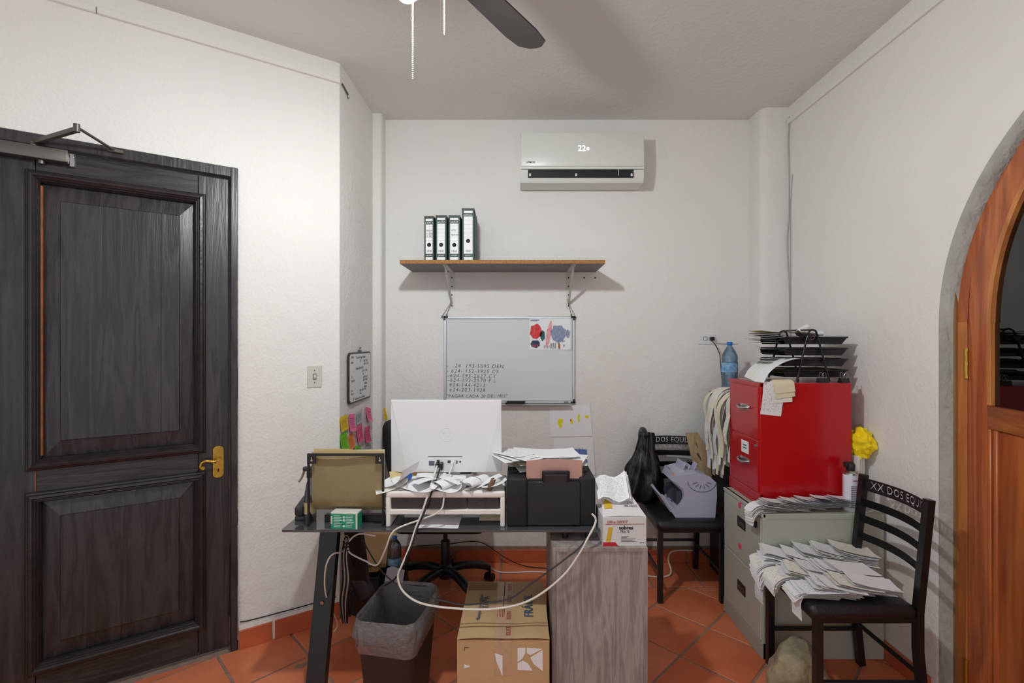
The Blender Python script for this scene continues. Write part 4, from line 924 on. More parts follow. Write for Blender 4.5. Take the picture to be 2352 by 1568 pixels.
# ------------------------------------------------------------------ office chair behind the desk
oc = thing('office_chair', 'black leather office chair on a star base behind the desk', 'office chair', (-.45, 3.0, 0))
ox, oy = -.45, 2.99
for k in range(5):
    a = R_(20 + 72 * k); e = Vector((ox + .285 * math.cos(a), oy + .285 * math.sin(a), .085))
    P = spline([(ox, oy, .115), (ox + .1 * math.cos(a), oy + .1 * math.sin(a), .13), (ox + .22 * math.cos(a), oy + .22 * math.sin(a), .115), e], 4)
    lg = part('base_arm', G().tube(P, [.026] * (len(P) - 3) + [.022, .02, .018], 8), 'black_plastic', oc, 50)
    g = G()
    for s_ in (-1, 1): g.tube([(e.x - s_ * .012 * math.sin(a + .6) - .0, e.y + s_ * .012 * math.cos(a + .6), .028), (e.x - s_ * .026 * math.sin(a + .6), e.y + s_ * .026 * math.cos(a + .6), .028)], .027, 14)
    g.tube([(e.x, e.y, .03), (e.x, e.y, .09)], .009, 8); obj('caster', g, 'black_plastic', lg, 40, world=True)
part('hub', G().lathe([(.04, .075), (.045, .09), (.045, .14), (.03, .155)], 16, (ox, oy, 0)), 'black_plastic', oc, 40)
part('gas_column', G().lathe([(.03, .15), (.03, .29), (.026, .3), (.014, .302), (.014, .40)], 14, (ox, oy, 0)), ['black_plastic'], oc, 40)
part('tilt_plate', G().box(ox - .09, ox + .09, oy - .1, oy + .1, .395, .425, .006), 'black_metal', oc)
part('seat', G().box(ox - .26, ox + .26, oy - .25, oy + .25, .425, .52, .04, 4), 'black_leather', oc, 50)
T = Matrix.Translation((-.58, 3.20, 0)) @ Matrix.Rotation(R_(6), 4, 'Z')
def back_(u, v):
    t = 2 * math.pi * u; z = .55 + .48 * v; hw = (.24 + .075 * math.sin(math.pi * min(1, v * .62))) * (1 if v < .86 else math.sqrt(max(0, 1 - ((v - .86) / .14) ** 2)) * .28 + .72) ; th = .05 * (1 if v < .9 else max(.25, 1 - (v - .9) * 7))
    c, s_ = math.cos(t), math.sin(t); return T @ Vector((hw * math.copysign(abs(c) ** .35, c), th * math.copysign(abs(s_) ** .6, s_) + .03 * v, z))
g = G().grid(32, 16, back_, wrap=True); part('backrest', g, 'black_leather', oc, 60)
part('back_support', G().tube([(ox, oy + .1, .41), (-.5, 3.2, .42), (-.55, 3.235, .6)], .02, 8), 'black_metal', oc)

# ------------------------------------------------------------------ waste bin with liner
bn = thing('waste_bin', 'dark brown waste bin lined with a clear plastic bag', 'bin', (-.5, 2.03, 0), -8)
def rb(hx, hy, r, n=6): return rrect(-hx, hx, -hy, hy, r, n)
def rings(g, L, caps=(False, False)):
    R = [[g.bm.verts.new(p) for p in l] for l in L]; n = len(R[0])
    for A, B in zip(R, R[1:]):
        for i in range(n): g.bm.faces.new((A[i], A[(i + 1) % n], B[(i + 1) % n], B[i]))
    if caps[0]: g.bm.faces.new(R[0][::-1])
    if caps[1]: g.bm.faces.new(R[-1])
HB = .43; rg = lambda hx, hy, z, r=.04: [(x, y, z) for x, y in rb(hx, hy, r)]
g = G(); rings(g, [rg(.095, .125, 0), rg(.125, .16, HB), rg(.121, .156, HB), rg(.092, .122, .006)], (True, True)); obj('bin_body', g, 'bin_brown', bn, 40)
def lin_ring(hx, hy, z, amp, seed, tilt=0):
    out = []
    for k, (x, y) in enumerate(rb(hx, hy, .05)):
        w_ = mnoise.noise(Vector((x * 22, y * 22, seed * 3.1))) * amp; n = Vector((x, y, 0)).normalized()
        out.append((x + n.x * w_, y + n.y * w_, z + tilt * (y / .16) + mnoise.noise(Vector((x * 15, y * 15, seed * 7.7))) * amp * .9))
    return out
g = G(); rings(g, [lin_ring(.078, .105, .03, .006, 1), lin_ring(.098, .13, .2, .008, 2), lin_ring(.118, .152, HB - .01, .004, 3), lin_ring(.128, .163, HB + .012, .004, 4), lin_ring(.136, .170, HB - .012, .012, 5, .004), lin_ring(.139, .172, HB - .045, .014, 6, .008), lin_ring(.134, .166, HB - .08, .014, 7, .012), lin_ring(.126, .158, HB - .11, .01, 8, .016)])
bmesh.ops.subdivide_edges(g.bm, edges=g.bm.edges[:], cuts=2, use_grid_fill=True)
for v in g.bm.verts:
    if v.co.z > HB - .16: n = Vector((v.co.x, v.co.y, 0)).normalized(); v.co += n * mnoise.noise(v.co * 60) * .004
obj('bag_liner', g, 'liner', bn, 80)

# ------------------------------------------------------------------ cardboard box
cb = thing('cardboard_box', 'closed brown cardboard box marked FRAGIL under the desk', 'box', (-.056, 2.1, 0), 0)
bx0, bx1, by0, by1, bz = -.237, .122, 1.875, 2.325, .372
part('carton', G().box(bx0, bx1, by0, by1, 0, bz, .002), 'cardboard', cb)
sag = lambda u, v: .004 + .006 * math.sin(math.pi * u) * (1 - v) + .003 * math.sin(u * 9) * (1 - v)
for x0, x1 in ((bx0, -.062), (-.06, bx1)): part('top_flap', G().grid(4, 5, lambda u, v: Vector((x0 + (x1 - x0) * u, by0 - .003 + (by1 - by0) * v, bz + sag((x0 + (x1 - x0) * u - bx0) / (bx1 - bx0), v)))), 'cardboard', cb, 60)
tz = lambda u, v: bz + sag(u, v) + .0012
def on_top(x0, x1, v0, v1, m_, name):
    part(name, G().grid(4, 6, lambda u, v: Vector((x0 + (x1 - x0) * u, by0 - .0035 + (by1 - by0) * (v0 + (v1 - v0) * v), tz((x0 + (x1 - x0) * u - bx0) / (bx1 - bx0), v0 + (v1 - v0) * v)))), m_, cb, 60)
on_top(-.095, -.024, 0, 1, 'tape', 'packing_tape')
on_top(bx0 + .005, -.1, .82, .98, 'cardboard_dark', 'tape_strip')
part('packing_tape', G().box(-.093, -.026, by0 - .0012, by0, bz - .135, bz, 0), 'tape', cb)
part('box_cord', G().tube([(-.064, by0 - .006, bz + .006), (-.064, by0 + .2, bz + .006), (-.062, by1, bz + .006)], .0016, 5), 'cord_black', cb)
up = frame_M((.063, 2.015, bz + .0108), (0, 1, 0), (-1, 0, 0)); g = G(); text_into(g, 'FRÁGIL', .055, up, offset=.0004); stuff(part('lettering', g, 'ink_blue', cb))
g = G(); text_into(g, 'TAPA', .04, frame_M((-.128, 2.08, bz + .0105), (0, 1, 0), (-1, 0, 0))); text_into(g, 'Manejese con cuidado', .023, frame_M((-.158, 1.99, bz + .0105), (0, 1, 0), (-1, 0, 0))); stuff(part('lettering', g, 'ink_blue', cb))
g = G()
for v in (1.89, 2.0, 2.13, 2.23):
    text_into(g, 'ELITE', .026, frame_M((-.03, v, bz + .0105), (0, 1, 0), (-1, 0, 0))); 
for v in range(5): g.box(-.088 + v * .007, -.086 + v * .007, 2.02, 2.1, bz + .0062, bz + .0085)
stuff(part('tape_print', g, 'ink_red', cb))
g = G(); lx, lz = -.002, bz - .03
for P in ([(0, -.085), (.058, -.088), (.04, -.06), (.02, -.05), (.0, -.06)], [(0, -.055), (.018, -.042), (.03, -.02), (.03, 0), (0, 0)], [(.036, 0), (.095, -.004), (.05, -.028), (.036, -.02)], [(.05, -.038), (.097, -.008), (.098, -.09), (.062, -.062)]):
    g.prism([(lx + u, lz + v) for u, v in P], by0 - .001, by0, lambda u, v, h: Vector((u, h, v)))
parts('torn_label', g, 'paper', cb)
g = G().prism([(-.09, bz - .05), (-.06, bz - .06), (-.06, bz - .14), (-.085, bz - .08)], by0 - .002, by0 - .001, lambda u, v, h: Vector((u, h, v))); part('torn_label', g, 'paper', cb)
g = G().prism([(bx0 + .028, bz - .11), (bx0 + .028, bz - .094), (bx0 + .052, bz - .102)], by0 - .001, by0, lambda u, v, h: Vector((u, h, v))); part('arrow_label', g, 'paper', cb)
g = G(); g.box(bx0 + .028, bx0 + .045, by0 - .001, by0, bz - .029, bz - .027); g.box(bx0 + .028, bx0 + .03, by0 - .001, by0, bz - .042, bz - .027); part('corner_mark', g, 'ink_dark', cb)

# ------------------------------------------------------------------ clutter under the desk by the narrow wall
ub = thing('black_case', 'black box on the floor behind the trestle legs', 'case', (-.86, 2.83, 0))
part('case_body', G().box(-.955, -.775, 2.70, 2.96, 0, .2, .012, 2), 'black_matte', ub, 40); part('case_lid', G().box(-.95, -.78, 2.695, 2.965, .2, .215, .004), 'black_plastic', ub, 40)
ub = thing('black_case', 'narrow black box with a bottle on it under the desk', 'case', (-.72, 2.85, 0))
part('case_body', G().box(-.772, -.672, 2.74, 2.96, 0, .19, .01, 2), 'black_plastic', ub, 40); part('case_front', G().box(-.764, -.68, 2.732, 2.742, .01, .18, .003), 'black_matte', ub)
g = G()
for k, (x, y, m_) in enumerate(((-.87, 2.80, 'cardboard'), (-.845, 2.85, 'folder_tan'))):
    o = obj('cardboard_sheet', G().prism([(-.11, 0), (.1, 0), (.12, .20), (.02, .26), (-.10, .245)], -.003, .003, lambda u, v, h: Vector((u, h, v))), m_, None, loc=(x, y, .218), rot=(R_(-14), 0, R_(8 - 10 * k))); tag(o, ['brown cardboard sheet leaning above the low black box', 'tan cardboard sheet leaning behind another on the low black box'][k], 'cardboard')
stack('paper_pile', 'brown paper bags and folders heaped on the low black box', 6, (-.87, 2.78, .216), .16, .1, .5, ['cardboard_dark', 'folder_tan', 'cardboard'], 20, .006, .02)
tag(obj('paper_sheet', G().grid(4, 5, lambda u, v: Vector((-.77 + .1 * u + .03 * v, 2.70 + .03 * v, .05 + .2 * v + .01 * math.sin(u * 5)))), 'n_grey', None, 60), 'grey sheet leaning on the narrow black box', 'paper')
def bottle(name, label, loc, R, H, m_, capm, labm, ribs=True, water=0, lab=(.45, .62)):
    b = thing(name, label, 'bottle', loc)
    P = [(R * .8, 0), (R * .95, H * .015), (R, H * .05)]
    for k in range(9):
        z = H * (.08 + .065 * k); P += [(R, z), (R * (.955 if ribs else 1), z + H * .03)]
    P += [(R, H * .68), (R * .93, H * .74), (R * .7, H * .82), (R * .4, H * .89), (R * .28, H * .92), (R * .28, H * .945)]
    obj('bottle_body', G().lathe(P, 24), m_, b, 50)
    obj('cap', G().lathe([(R * .34, H * .935), (R * .36, H * .94), (R * .36, H * .99), (R * .3, H)], 18), capm, b, 40)
    obj('label', G().lathe([(R * 1.012, H * lab[0]), (R * 1.012, H * lab[1])], 24, caps=False), labm, b, 50)
    if water: obj('water', G().lathe([(R * .75, .004), (R * .92, H * .04), (R * .93, H * water)], 20), 'water', b, 50)
    return b
bottle('water_bottle', 'small clear bottle with blue cap standing on the black box', (-.722, 2.83, .191), .038, .2, 'pet_clear', 'cap_blue', 'label_blue', True, 0, (.2, .4))
# power brick and cable bundle at the trestle
pb = thing('power_adapter', 'dark grey power brick hanging among the desk cables', 'adapter', (-.815, 2.40, .40))
T = Matrix.Translation((-.775, 2.40, .33)) @ Matrix.Rotation(R_(-28), 4, 'Y')
part('brick', G().box(-.032, .032, -.022, .022, -.07, .07, .006, 2, M=T), 'dark_plastic', pb, 40)
part('lead', G().tube(spline([T @ Vector((0, 0, .07)), W(808, 1290, 2.3), W(800, 1262, 2.24), W(798, 1240, 2.22)], 5), .004, 6), 'cord_black', pb, 40)
part('lead', G().tube(spline([T @ Vector((0, 0, -.07)), W(870, 1372, 2.4), W(862, 1400, 2.46), W(840, 1430, 2.55)], 5), .004, 6), 'cord_black', pb, 40)
bd = thing('cable_bundle', 'knot of black and white cables tied beside the trestle leg', 'cable', W(796, 1250, 2.2))
for k in range(5):
    dx = (k - 2) * 4; part('strand', G().tube(spline([W(800 + dx, 1236, 2.2), W(793 + dx * .8, 1275, 2.21), W(796 + dx, 1330, 2.24), W(790 + dx, 1380, 2.28), W(793 + dx * .5, 1430, 2.3)], 6), .004 if k % 2 else .005, 6), 'cord_black' if k not in (1, 3) else 'cord_grey', bd, 40)
for k in range(3): part('cable_tie', G().tube([W(790 + 8 * math.cos(t) + 6, 1244 + k * 8 + 4 * math.sin(t), 2.19 - .012 * math.sin(t)) for t in [2 * math.pi * q / 12 for q in range(12)]], .003, 5, closed=True), 'cord_black', bd, 40)
part('loop', G().tube([W(795 + 6 * math.cos(t), 1236 + 7 * math.sin(t), 2.185) for t in [2 * math.pi * q / 12 for q in range(12)]], .0015, 5, closed=True), 'steel', bd, 40)
hb = G()
for k in range(3): hb.tube(spline([W(800 + 6 * k, 1350, 2.36), W(788 + 4 * k, 1380, 2.34), W(792 + 5 * k, 1415, 2.34), W(803 + 5 * k, 1395, 2.35), W(806 + 4 * k, 1355, 2.36)], 6), .003, 6)
for o in each('cable_coil', hb, 'cord_black', None, 40): tag(o, 'small coil of black cable hanging by the desk leg', 'cable', 'cable coils by the desk leg')
# ------------------------------------------------------------------ long cables of the desk
D1 = 1.988
cable('white_cable', [W(1040, 1066, 2.17), W(1028, 1100, 2.08), W(1020, 1140, 2.02), W(1016, 1165, 2.01), W(1000, 1180, 2.0), W(960, 1195, 1.995), W(915, 1212, D1), W(898, 1228, D1 - .005), W(885, 1262, 2.0), W(866, 1297, 2.06), W(840, 1288, 2.12), W(805, 1270, 2.19), W(800, 1255, 2.2)], .0038, 'cord_white', 'white cable from the computer dropping over the desk edge to the trestle', 'cable')
cable('white_cable', [W(1004, 1070, 2.17), W(994, 1100, 2.07), W(985, 1130, 2.02), W(968, 1180, 1.995), W(955, 1212, D1 - .004), W(940, 1258, 1.96), W(922, 1300, 1.95), W(914, 1325, 1.95), W(924, 1355, 1.94), W(955, 1380, 1.93), W(1000, 1392, 1.93), W(1065, 1398, 1.93), W(1130, 1398, 1.93), W(1190, 1388, 1.93), W(1240, 1365, 1.925), W(1295, 1320, 1.92), W(1330, 1272, 1.92), W(1352, 1232, 1.93), W(1366, 1205, 1.96), W(1368, 1190, 2.0), W(1360, 1180, 2.03)], .0042, 'cord_white', 'long white cable looping low from the computer to the printer', 'cable')
cable('black_cable', [W(1012, 1072, 2.17), W(1003, 1100, 2.07), W(990, 1135, 2.015), W(972, 1182, 1.99), W(957, 1216, D1 - .008), W(948, 1245, 1.965), W(928, 1290, 1.955), W(915, 1318, 2.0), W(900, 1335, 2.1), W(880, 1345, 2.2)], .004, 'cord_black', 'black cable twisted along the white one over the desk edge', 'cable')
cable('black_cable', [W(1370, 1192, 1.99), W(1355, 1225, 1.945), W(1330, 1258, 1.92), W(1300, 1282, 1.92), W(1268, 1306, 1.92), W(1220, 1340, 1.93), W(1172, 1374, 1.94), W(1110, 1385, 1.95), W(1060, 1388, 1.95), W(1020, 1380, 1.95), W(985, 1372, 1.95), W(950, 1366, 2.0), W(925, 1352, 2.05), W(890, 1325, 2.1), W(865, 1295, 2.15), W(845, 1262, 2.2), W(832, 1235, 2.24)], .0032, 'dark_plastic', 'grey-black cable sagging across the cardboard box to the trestle', 'cable')
cable('white_cable', [W(862, 1230, 2.05), W(830, 1225, 2.1), W(812, 1232, 2.15), W(803, 1242, 2.19)], .0035, 'cord_white', 'short white cable under the glass ending at the cable knot', 'cable')
cable('white_cable', [W(792, 1262, 2.19), W(782, 1268, 2.1), W(765, 1272, 2.06), W(752, 1290, 2.05), W(746, 1325, 2.08), W(750, 1370, 2.14), W(775, 1430, 2.3), W(768, 1450, 2.34)], .0035, 'cord_white', 'cream cable bowing out around the front trestle leg', 'cable')
cable('white_cable', [(-.2, 3.26, .012), (-.13, 3.2, .006), (-.02, 3.19, .006), (.1, 3.2, .006), (.3, 3.18, .006), (.6, 3.16, .006), (.8, 3.15, .006), (.93, 3.13, .006), (1.0, 3.16, .02), (1.01, 3.25, .07), (1.06, 3.3, .1), (1.2, 3.31, .1)], .005, 'cord_white', 'white cable lying on the floor along the skirting', 'cable')
cable('black_cable', [(-.7, 3.335, .12), (-.5, 3.337, .13), (-.32, 3.337, .15), (-.22, 3.33, .13), (-.08, 3.30, .05), (.08, 3.27, .006), (.4, 3.24, .006), (.7, 3.24, .006)], .0032, 'cord_black', 'thin black cable on the skirting behind the office chair', 'cable')
cable('black_cable', [(-.966, 2.702, .13), (-.60, 3.3, .125), (-.52, 3.335, .12)], .0025, 'cord_black', 'thin black cable in the corner behind the black boxes', 'cable') if 0 else None
q0 = Vector((C.x, C.y, 0)); A_ = lambda a, b, z: q0 + Vector((-d_.x * a + n_.x * b, -d_.y * a + n_.y * b, z))
cable('black_cable', [A_(.48, .008, .135), A_(.44, .005, .128), A_(.3, .005, .124), A_(.15, .005, .122), A_(.02, .005, .122)], .003, 'cord_black', 'thin black cable above the skirting beside the black door', 'cable')

# ------------------------------------------------------------------ bar chairs
def slat_with_letters(wid, z0, z1, yb, bow):
    """curved steel slat with the beer name cut right through it"""
    c = bpy.data.curves.new('t', 'FONT'); c.body = 'XX DOS EQUIS'; c.size = .052; c.align_x = 'CENTER'; c.resolution_u = 2; c.offset = .0006; c.space_character = 1.08
    o = bpy.data.objects.new('t', c); me = bpy.data.meshes.new_from_object(o); bpy.data.objects.remove(o); bpy.data.curves.remove(c)
    b2 = bmesh.new(); b2.from_mesh(me); bpy.data.meshes.remove(me)
    loops = []; bd_ = {e for e in b2.edges if len(e.link_faces) == 1}
    while bd_:
        e = bd_.pop(); a, v = e.verts; chain_ = [a.co.to_2d(), v.co.to_2d()]; cur = v
        while True:
            nx = next((x for x in cur.link_edges if x in bd_), None)
            if not nx: break
            bd_.discard(nx); cur = nx.other_vert(cur); chain_.append(cur.co.to_2d())
        if (chain_[0] - chain_[-1]).length < 1e-7: chain_.pop()
        loops.append(chain_)
    b2.free(); xs_ = [p.x for l in loops for p in l]; ys_ = [p.y for l in loops for p in l]; hgt = z1 - z0
    sc = .86 * wid / (max(xs_) - min(xs_)); sc2 = hgt * .72 / (max(ys_) - min(ys_)); mx_ = (max(xs_) + min(xs_)) / 2; my_ = (max(ys_) + min(ys_)) / 2
    cu = bpy.data.curves.new('s', 'CURVE'); cu.dimensions = '2D'; cu.fill_mode = 'BOTH'; cu.extrude = .0012
    N = 24; rect = [(-wid / 2 + wid * k / N, -hgt / 2) for k in range(N + 1)] + [(wid / 2 - wid * k / N, hgt / 2) for k in range(N + 1)]
    for L in [rect] + [[((p.x - mx_) * sc, (p.y - my_) * sc2) for p in l] for l in loops]:
        sp_ = cu.splines.new('POLY'); sp_.points.add(len(L) - 1); sp_.use_cyclic_u = True
        for pt, q in zip(sp_.points, L): pt.co = (q[0], q[1], 0, 1)
    o = bpy.data.objects.new('s', cu); me = bpy.data.meshes.new_from_object(o); bpy.data.objects.remove(o); bpy.data.curves.remove(cu)
    g = G(); g.bm.from_mesh(me); bpy.data.meshes.remove(me)
    for k in range(1, N): 
        x = -wid / 2 + wid * k / N; bmesh.ops.bisect_plane(g.bm, geom=g.bm.verts[:] + g.bm.edges[:] + g.bm.faces[:], plane_co=(x, 0, 0), plane_no=(1, 0, 0), dist=1e-6)
    for v in g.bm.verts:
        x, y, z = v.co; v.co = (x, yb + bow * (1 - (2 * x / wid) ** 2) - z, (z0 + z1) / 2 + y)
    return g
def bar_chair(label, loc, rz):
    t = thing('bar_chair', label, 'chair', loc, rz, 'black metal ladder back chairs'); hx, hy = .182, .2; r = .0145
    yb = lambda z: hy + .045 * max(0, (z - .45) / .45)
    for sx in (-1, 1):
        obj('front_leg', G().tube([(sx * hx, -hy, 0), (sx * hx, -hy, .44)], r, 4, square=True), 'black_metal', t)
        obj('back_post', G().tube([(sx * hx, hy + .03, 0), (sx * hx, hy, .3), (sx * hx, hy, .45), (sx * hx, yb(.7), .7), (sx * hx, yb(.9), .9)], r, 4, square=True), 'black_metal', t)
        obj('side_stretcher', G().tube([(sx * hx, -hy, .17), (sx * hx, hy + .008, .17)], .010, 8), 'black_metal', t, 40)
        obj('seat_rail', G().tube([(sx * hx, -hy, .425), (sx * hx, hy, .425)], .012, 4, square=True), 'black_metal', t)
    for y in (-hy, hy): obj('seat_rail', G().tube([(-hx, y, .425), (hx, y, .425)], .012, 4, square=True), 'black_metal', t)
    obj('back_stretcher', G().tube([(-hx, hy + .008, .2), (hx, hy + .008, .2)], .010, 8), 'black_metal', t, 40)
    obj('seat_pad', G().box(-.208, .208, -.24, .186, .425, .486, .029, 5), 'black_leather', t, 50)
    wd = 2 * hx - .02
    obj('lettered_slat', slat_with_letters(wd, .828, .886, yb(.86), .035), 'black_metal', t)
    for z0, z1 in ((.755, .79), (.68, .715), (.60, .635)):
        g = G(); g.grid(12, 1, lambda u, v: Vector(((u - .5) * wd, yb(z0) + .035 * (1 - (2 * u - 1) ** 2), z0 + (z1 - z0) * v)))
        r_ = bmesh.ops.solidify(g.bm, geom=g.bm.faces[:], thickness=.004); obj('slat', g, 'black_metal', t, 40)
    return t
bar_chair('black metal chair with a banknote counter on its seat', (1.015, 3.035, 0), 0)
bar_chair('black metal chair piled with receipts beside the grey cabinet', (1.395, 2.11, 0), -90)

# ------------------------------------------------------------------ filing cabinets
def file_cabinet(name, label, x0, x1, y0, y1, z0, z1, m_, m2, plinth, gap_top, handles):
    """drawers face -x"""
    t = thing(name, label, 'cabinet', ((x0 + x1) / 2, (y0 + y1) / 2, z0))
    part('body', G().box(x0 + .006, x1, y0, y1, z0, z1, .003), m_, t)
    zs = [z0 + plinth, (z0 + plinth + z1 - gap_top) / 2, z1 - gap_top]; drs = []
    for k in range(2): drs.append(part('drawer', G().box(x0, x0 + .02, y0 + .012, y1 - .012, zs[k] + .004, zs[k + 1] - .004, .002), m_, t))
    part('top_lip', G().box(x0, x0 + .02, y0, y1, z1 - gap_top + .002, z1, .002), m_, t); part('plinth', G().box(x0 + .001, x0 + .02, y0, y1, z0, zs[0] - .002, .002), m2, t)
    return t, drs, zs
GX0, GX1, GY0, GY1, GZ = 1.172, 1.762, 2.325, 2.76, .70
gc, gd, zs = file_cabinet('filing_cabinet', 'light grey two drawer metal filing cabinet on the floor', GX0, GX1, GY0, GY1, 0, GZ, 'grey_metal', 'grey_metal2', .08, .02, 0)
for k in range(2):
    zc = zs[k] + (.13 if k == 0 else .17) + .0
    obj('label_holder', G().box(GX0 - .003, GX0 + .004, 2.49, 2.58, zc + .0, zc + .055, .002), 'black_plastic', gd[k], world=True)
    obj('recess_pull', G().box(GX0 - .004, GX0 - .002, 2.50, 2.57, zc + .01, zc + .035), 'steel_dark', gd[k], world=True)
    g = G(); blob(g, 0, 0, .016, .018, 0, 10, .35, k); o = obj('pink_mark', g, 'pinkmark', gd[k]); o.rotation_euler = (0, 0, R_(-90)); o.location = (GX0 - .001, 2.555, zc + (.24 if k == 0 else .115))
part('key_lock', G().box(GX0 - .012, GX0 + .004, 2.37, 2.40, .615, .645, .003), 'black_plastic', gc)
part('side_seam', G().box(GX0 + .03, GX1 - .01, GY0 - .001, GY0 + .002, GZ - .026, GZ - .024), 'grey_metal2', gc)
RX0, RX1, RY0, RY1, RZ0, RZ1 = 1.214, 1.682, 2.435, 2.785, GZ, 1.32
rc, rd, zs = file_cabinet('filing_cabinet', 'glossy red two drawer filing cabinet standing on the grey one', RX0, RX1, RY0, RY1, RZ0, RZ1, 'red_metal', 'red_metal', .06, .022, 0)
for k in range(2):
    zc = zs[k] + (.145 if k else .13)
    hd = G().tube(spline([(RX0 - .001, 2.53, zc + .012), (RX0 - .02, 2.55, zc + .006), (RX0 - .024, 2.59, zc), (RX0 - .02, 2.63, zc + .006), (RX0 - .001, 2.65, zc + .012)], 4), .006, 8); obj('handle', hd, 'steel', rd[k], 40, world=True)
    obj('handle_plate', G().box(RX0 - .002, RX0 + .002, 2.54, 2.64, zc - .004, zc + .022, .001), 'steel', rd[k], world=True)
obj('card_label', G().box(RX0 - .002, RX0 + .002, 2.545, 2.625, zs[0] + .175, zs[0] + .24, .001), 'paper', rd[0], world=True)
g = G()
for z in (.215, .2): g.box(RX0 - .003, RX0 - .0015, 2.565, 2.605, zs[0] + z, zs[0] + z + .005)
stuff(obj('label_print', g, 'ink_dark', rd[0], world=True))
part('key_lock', G().tube([(RX0 + .005, 2.465, zs[1] - .03), (RX0 - .006, 2.465, zs[1] - .03)], .009, 14), 'steel', rc, 40)
BX0, BX1, BY0, BY1, BZ = 1.305, 1.58, 2.80, 3.30, 1.193
bk, bdw, zs = file_cabinet('filing_cabinet', 'tall black filing cabinet behind the red one', BX0, BX1 + .015, BY0, BY1, 0, BZ, 'cabinet_black', 'cabinet_black', .06, .03, 0)

# ------------------------------------------------------------------ on the tall black cabinet
bottle('water_bottle', 'large blue-tinted water bottle on the tall black cabinet', (1.366, 3.12, BZ), .05, .335, 'pet', 'cap_blue', 'label_blue', True, .36, (.42, .6))
tag(obj('red_folder', G().grid(4, 3, lambda u, v: Vector((1.318 + .2 * u, 3.0 + .25 * v, BZ + .002 + .012 * math.sin(u * 2)))), 'red_paint', None, 60), 'red folder under the bottle on the black cabinet', 'folder')
hp_ = thing('receipt_bundle', 'thick bundle of receipts hanging off the black cabinet edge', 'papers', (BX0 - .04, 2.95, 1.0))
for k in range(34):
    y = 2.80 + .30 * ((k * 7) % 34) / 34; wd = rnd(.03, .055); L = rnd(.42, .68); out = .004 + .0026 * ((k * 5) % 34); ph = rnd(0, 6)
    def fn(u, v, y=y, L=L, out=out, ph=ph, wd=wd):
        s = u * L; top = .07; R0 = .03 + out
        if s < top: x, z = BX0 + (top - s) * .9, BZ + .006 + out * .55
        else:
            q = s - top; a = min(q / R0, math.pi / 2); x = BX0 - R0 * math.sin(a); z = BZ + .006 + out * .55 - R0 * (1 - math.cos(a)) - max(0, q - R0 * math.pi / 2)
        return Vector((min(x + .009 * math.sin(u * 11 + ph), 1.56), y + (v - .5) * wd + .018 * math.sin(u * 5 + ph), z))
    part('receipt', G().grid(16, 2, fn), random.choice(['receipt_warm', 'paper', 'receipt', 'paper_cream']), hp_, 60)

# ------------------------------------------------------------------ letter trays on the red cabinet
lt = thing('letter_tray', 'black wire letter tray with four tiers on the red cabinet', 'letter tray', (1.53, 2.63, RZ1))
for y in (2.487, 2.762):
    c = 1.515; P = spline([(c - .082, y, RZ1 + .004), (c - .045, y, RZ1 + .16), (c - .022, y, RZ1 + .25), (c - .008, y, RZ1 + .268), (c + .008, y, RZ1 + .268), (c + .022, y, RZ1 + .25), (c + .052, y, RZ1 + .14), (c + .088, y, RZ1 + .004)], 5)
    part('side_frame', G().tube(P, .0052, 8), 'black_metal', lt, 50)
part('top_bar', G().tube([(1.515, 2.487, RZ1 + .27), (1.515, 2.762, RZ1 + .27)], .005, 8), 'black_metal', lt, 50)
for k, z in enumerate((.025, .082, .138, .196)):
    x0, x1, y0, y1 = 1.385, 1.69, 2.494, 2.755; z += RZ1
    g = G(); V = [[g.bm.verts.new(p) for p in r] for r in ([(x0 - .012, y0 + .01, z + .03), (x1 + .01, y0, z + .035), (x1 + .01, y1, z + .035), (x0 - .012, y1 - .01, z + .03)], [(x0, y0 + .012, z), (x1 - .012, y0 + .012, z), (x1 - .012, y1 - .012, z), (x0, y1 - .012, z)])]
    for i in (0, 1, 2): g.bm.faces.new((V[0][i], V[0][i + 1], V[1][i + 1], V[1][i]))
    g.bm.faces.new(V[1]); tr_ = part('tray', g, 'black_metal', lt)
    obj('rim', G().tube([(x0 - .03, y0 + .06, z + .012), (x0 + .0, y0 + .002, z + .036), (x1 + .012, y0 + .002, z + .036), (x1 + .012, y1, z + .036), (x0, y1, z + .036), (x0 - .03, y1 - .06, z + .012)], .004, 6), 'black_metal', tr_, 40, world=True)
LBS = ['papers and a folder in the lowest letter tray', 'papers in the second letter tray from the cabinet top', 'papers in the third letter tray under the top tier', 'papers heaped in the top letter tray']
for k, z in enumerate((.025, .082, .138, .196)):
    stack('paper_pile', LBS[k], 7 if k < 3 else 12, (1.475 - .03 * (k == 3), 2.615, RZ1 + z + .003), .33, .21, .14 if k < 3 else .26, ['letter', 'paper', 'paper_cream', 'n_grey'] + (['folder_tan'] if k == 0 else []), 0, .0048 if k < 3 else .0052, .014 if k < 3 else .02)
t = thing('paper_pile', 'rolled papers lying on the top letter tray', 'papers', (1.55, 2.62, RZ1 + .235))
for k in range(3):
    a, b = ((-.05, -.03, .02), (.03, .02, .055)) if k == 0 else (((.0, .04, .012), (.12, .03, .02)) if k == 1 else ((-.02, -.02, .008), (.05, -.05, .012)))
    obj('roll', G().tube([a, b], [.016 - .003 * k] * 2, 10, caps=False), 'paper', t, 60)
tw = thing('receipt_bundle', 'folded white receipts drooping from the letter tray onto the red cabinet', 'papers', (1.33, 2.6, RZ1))
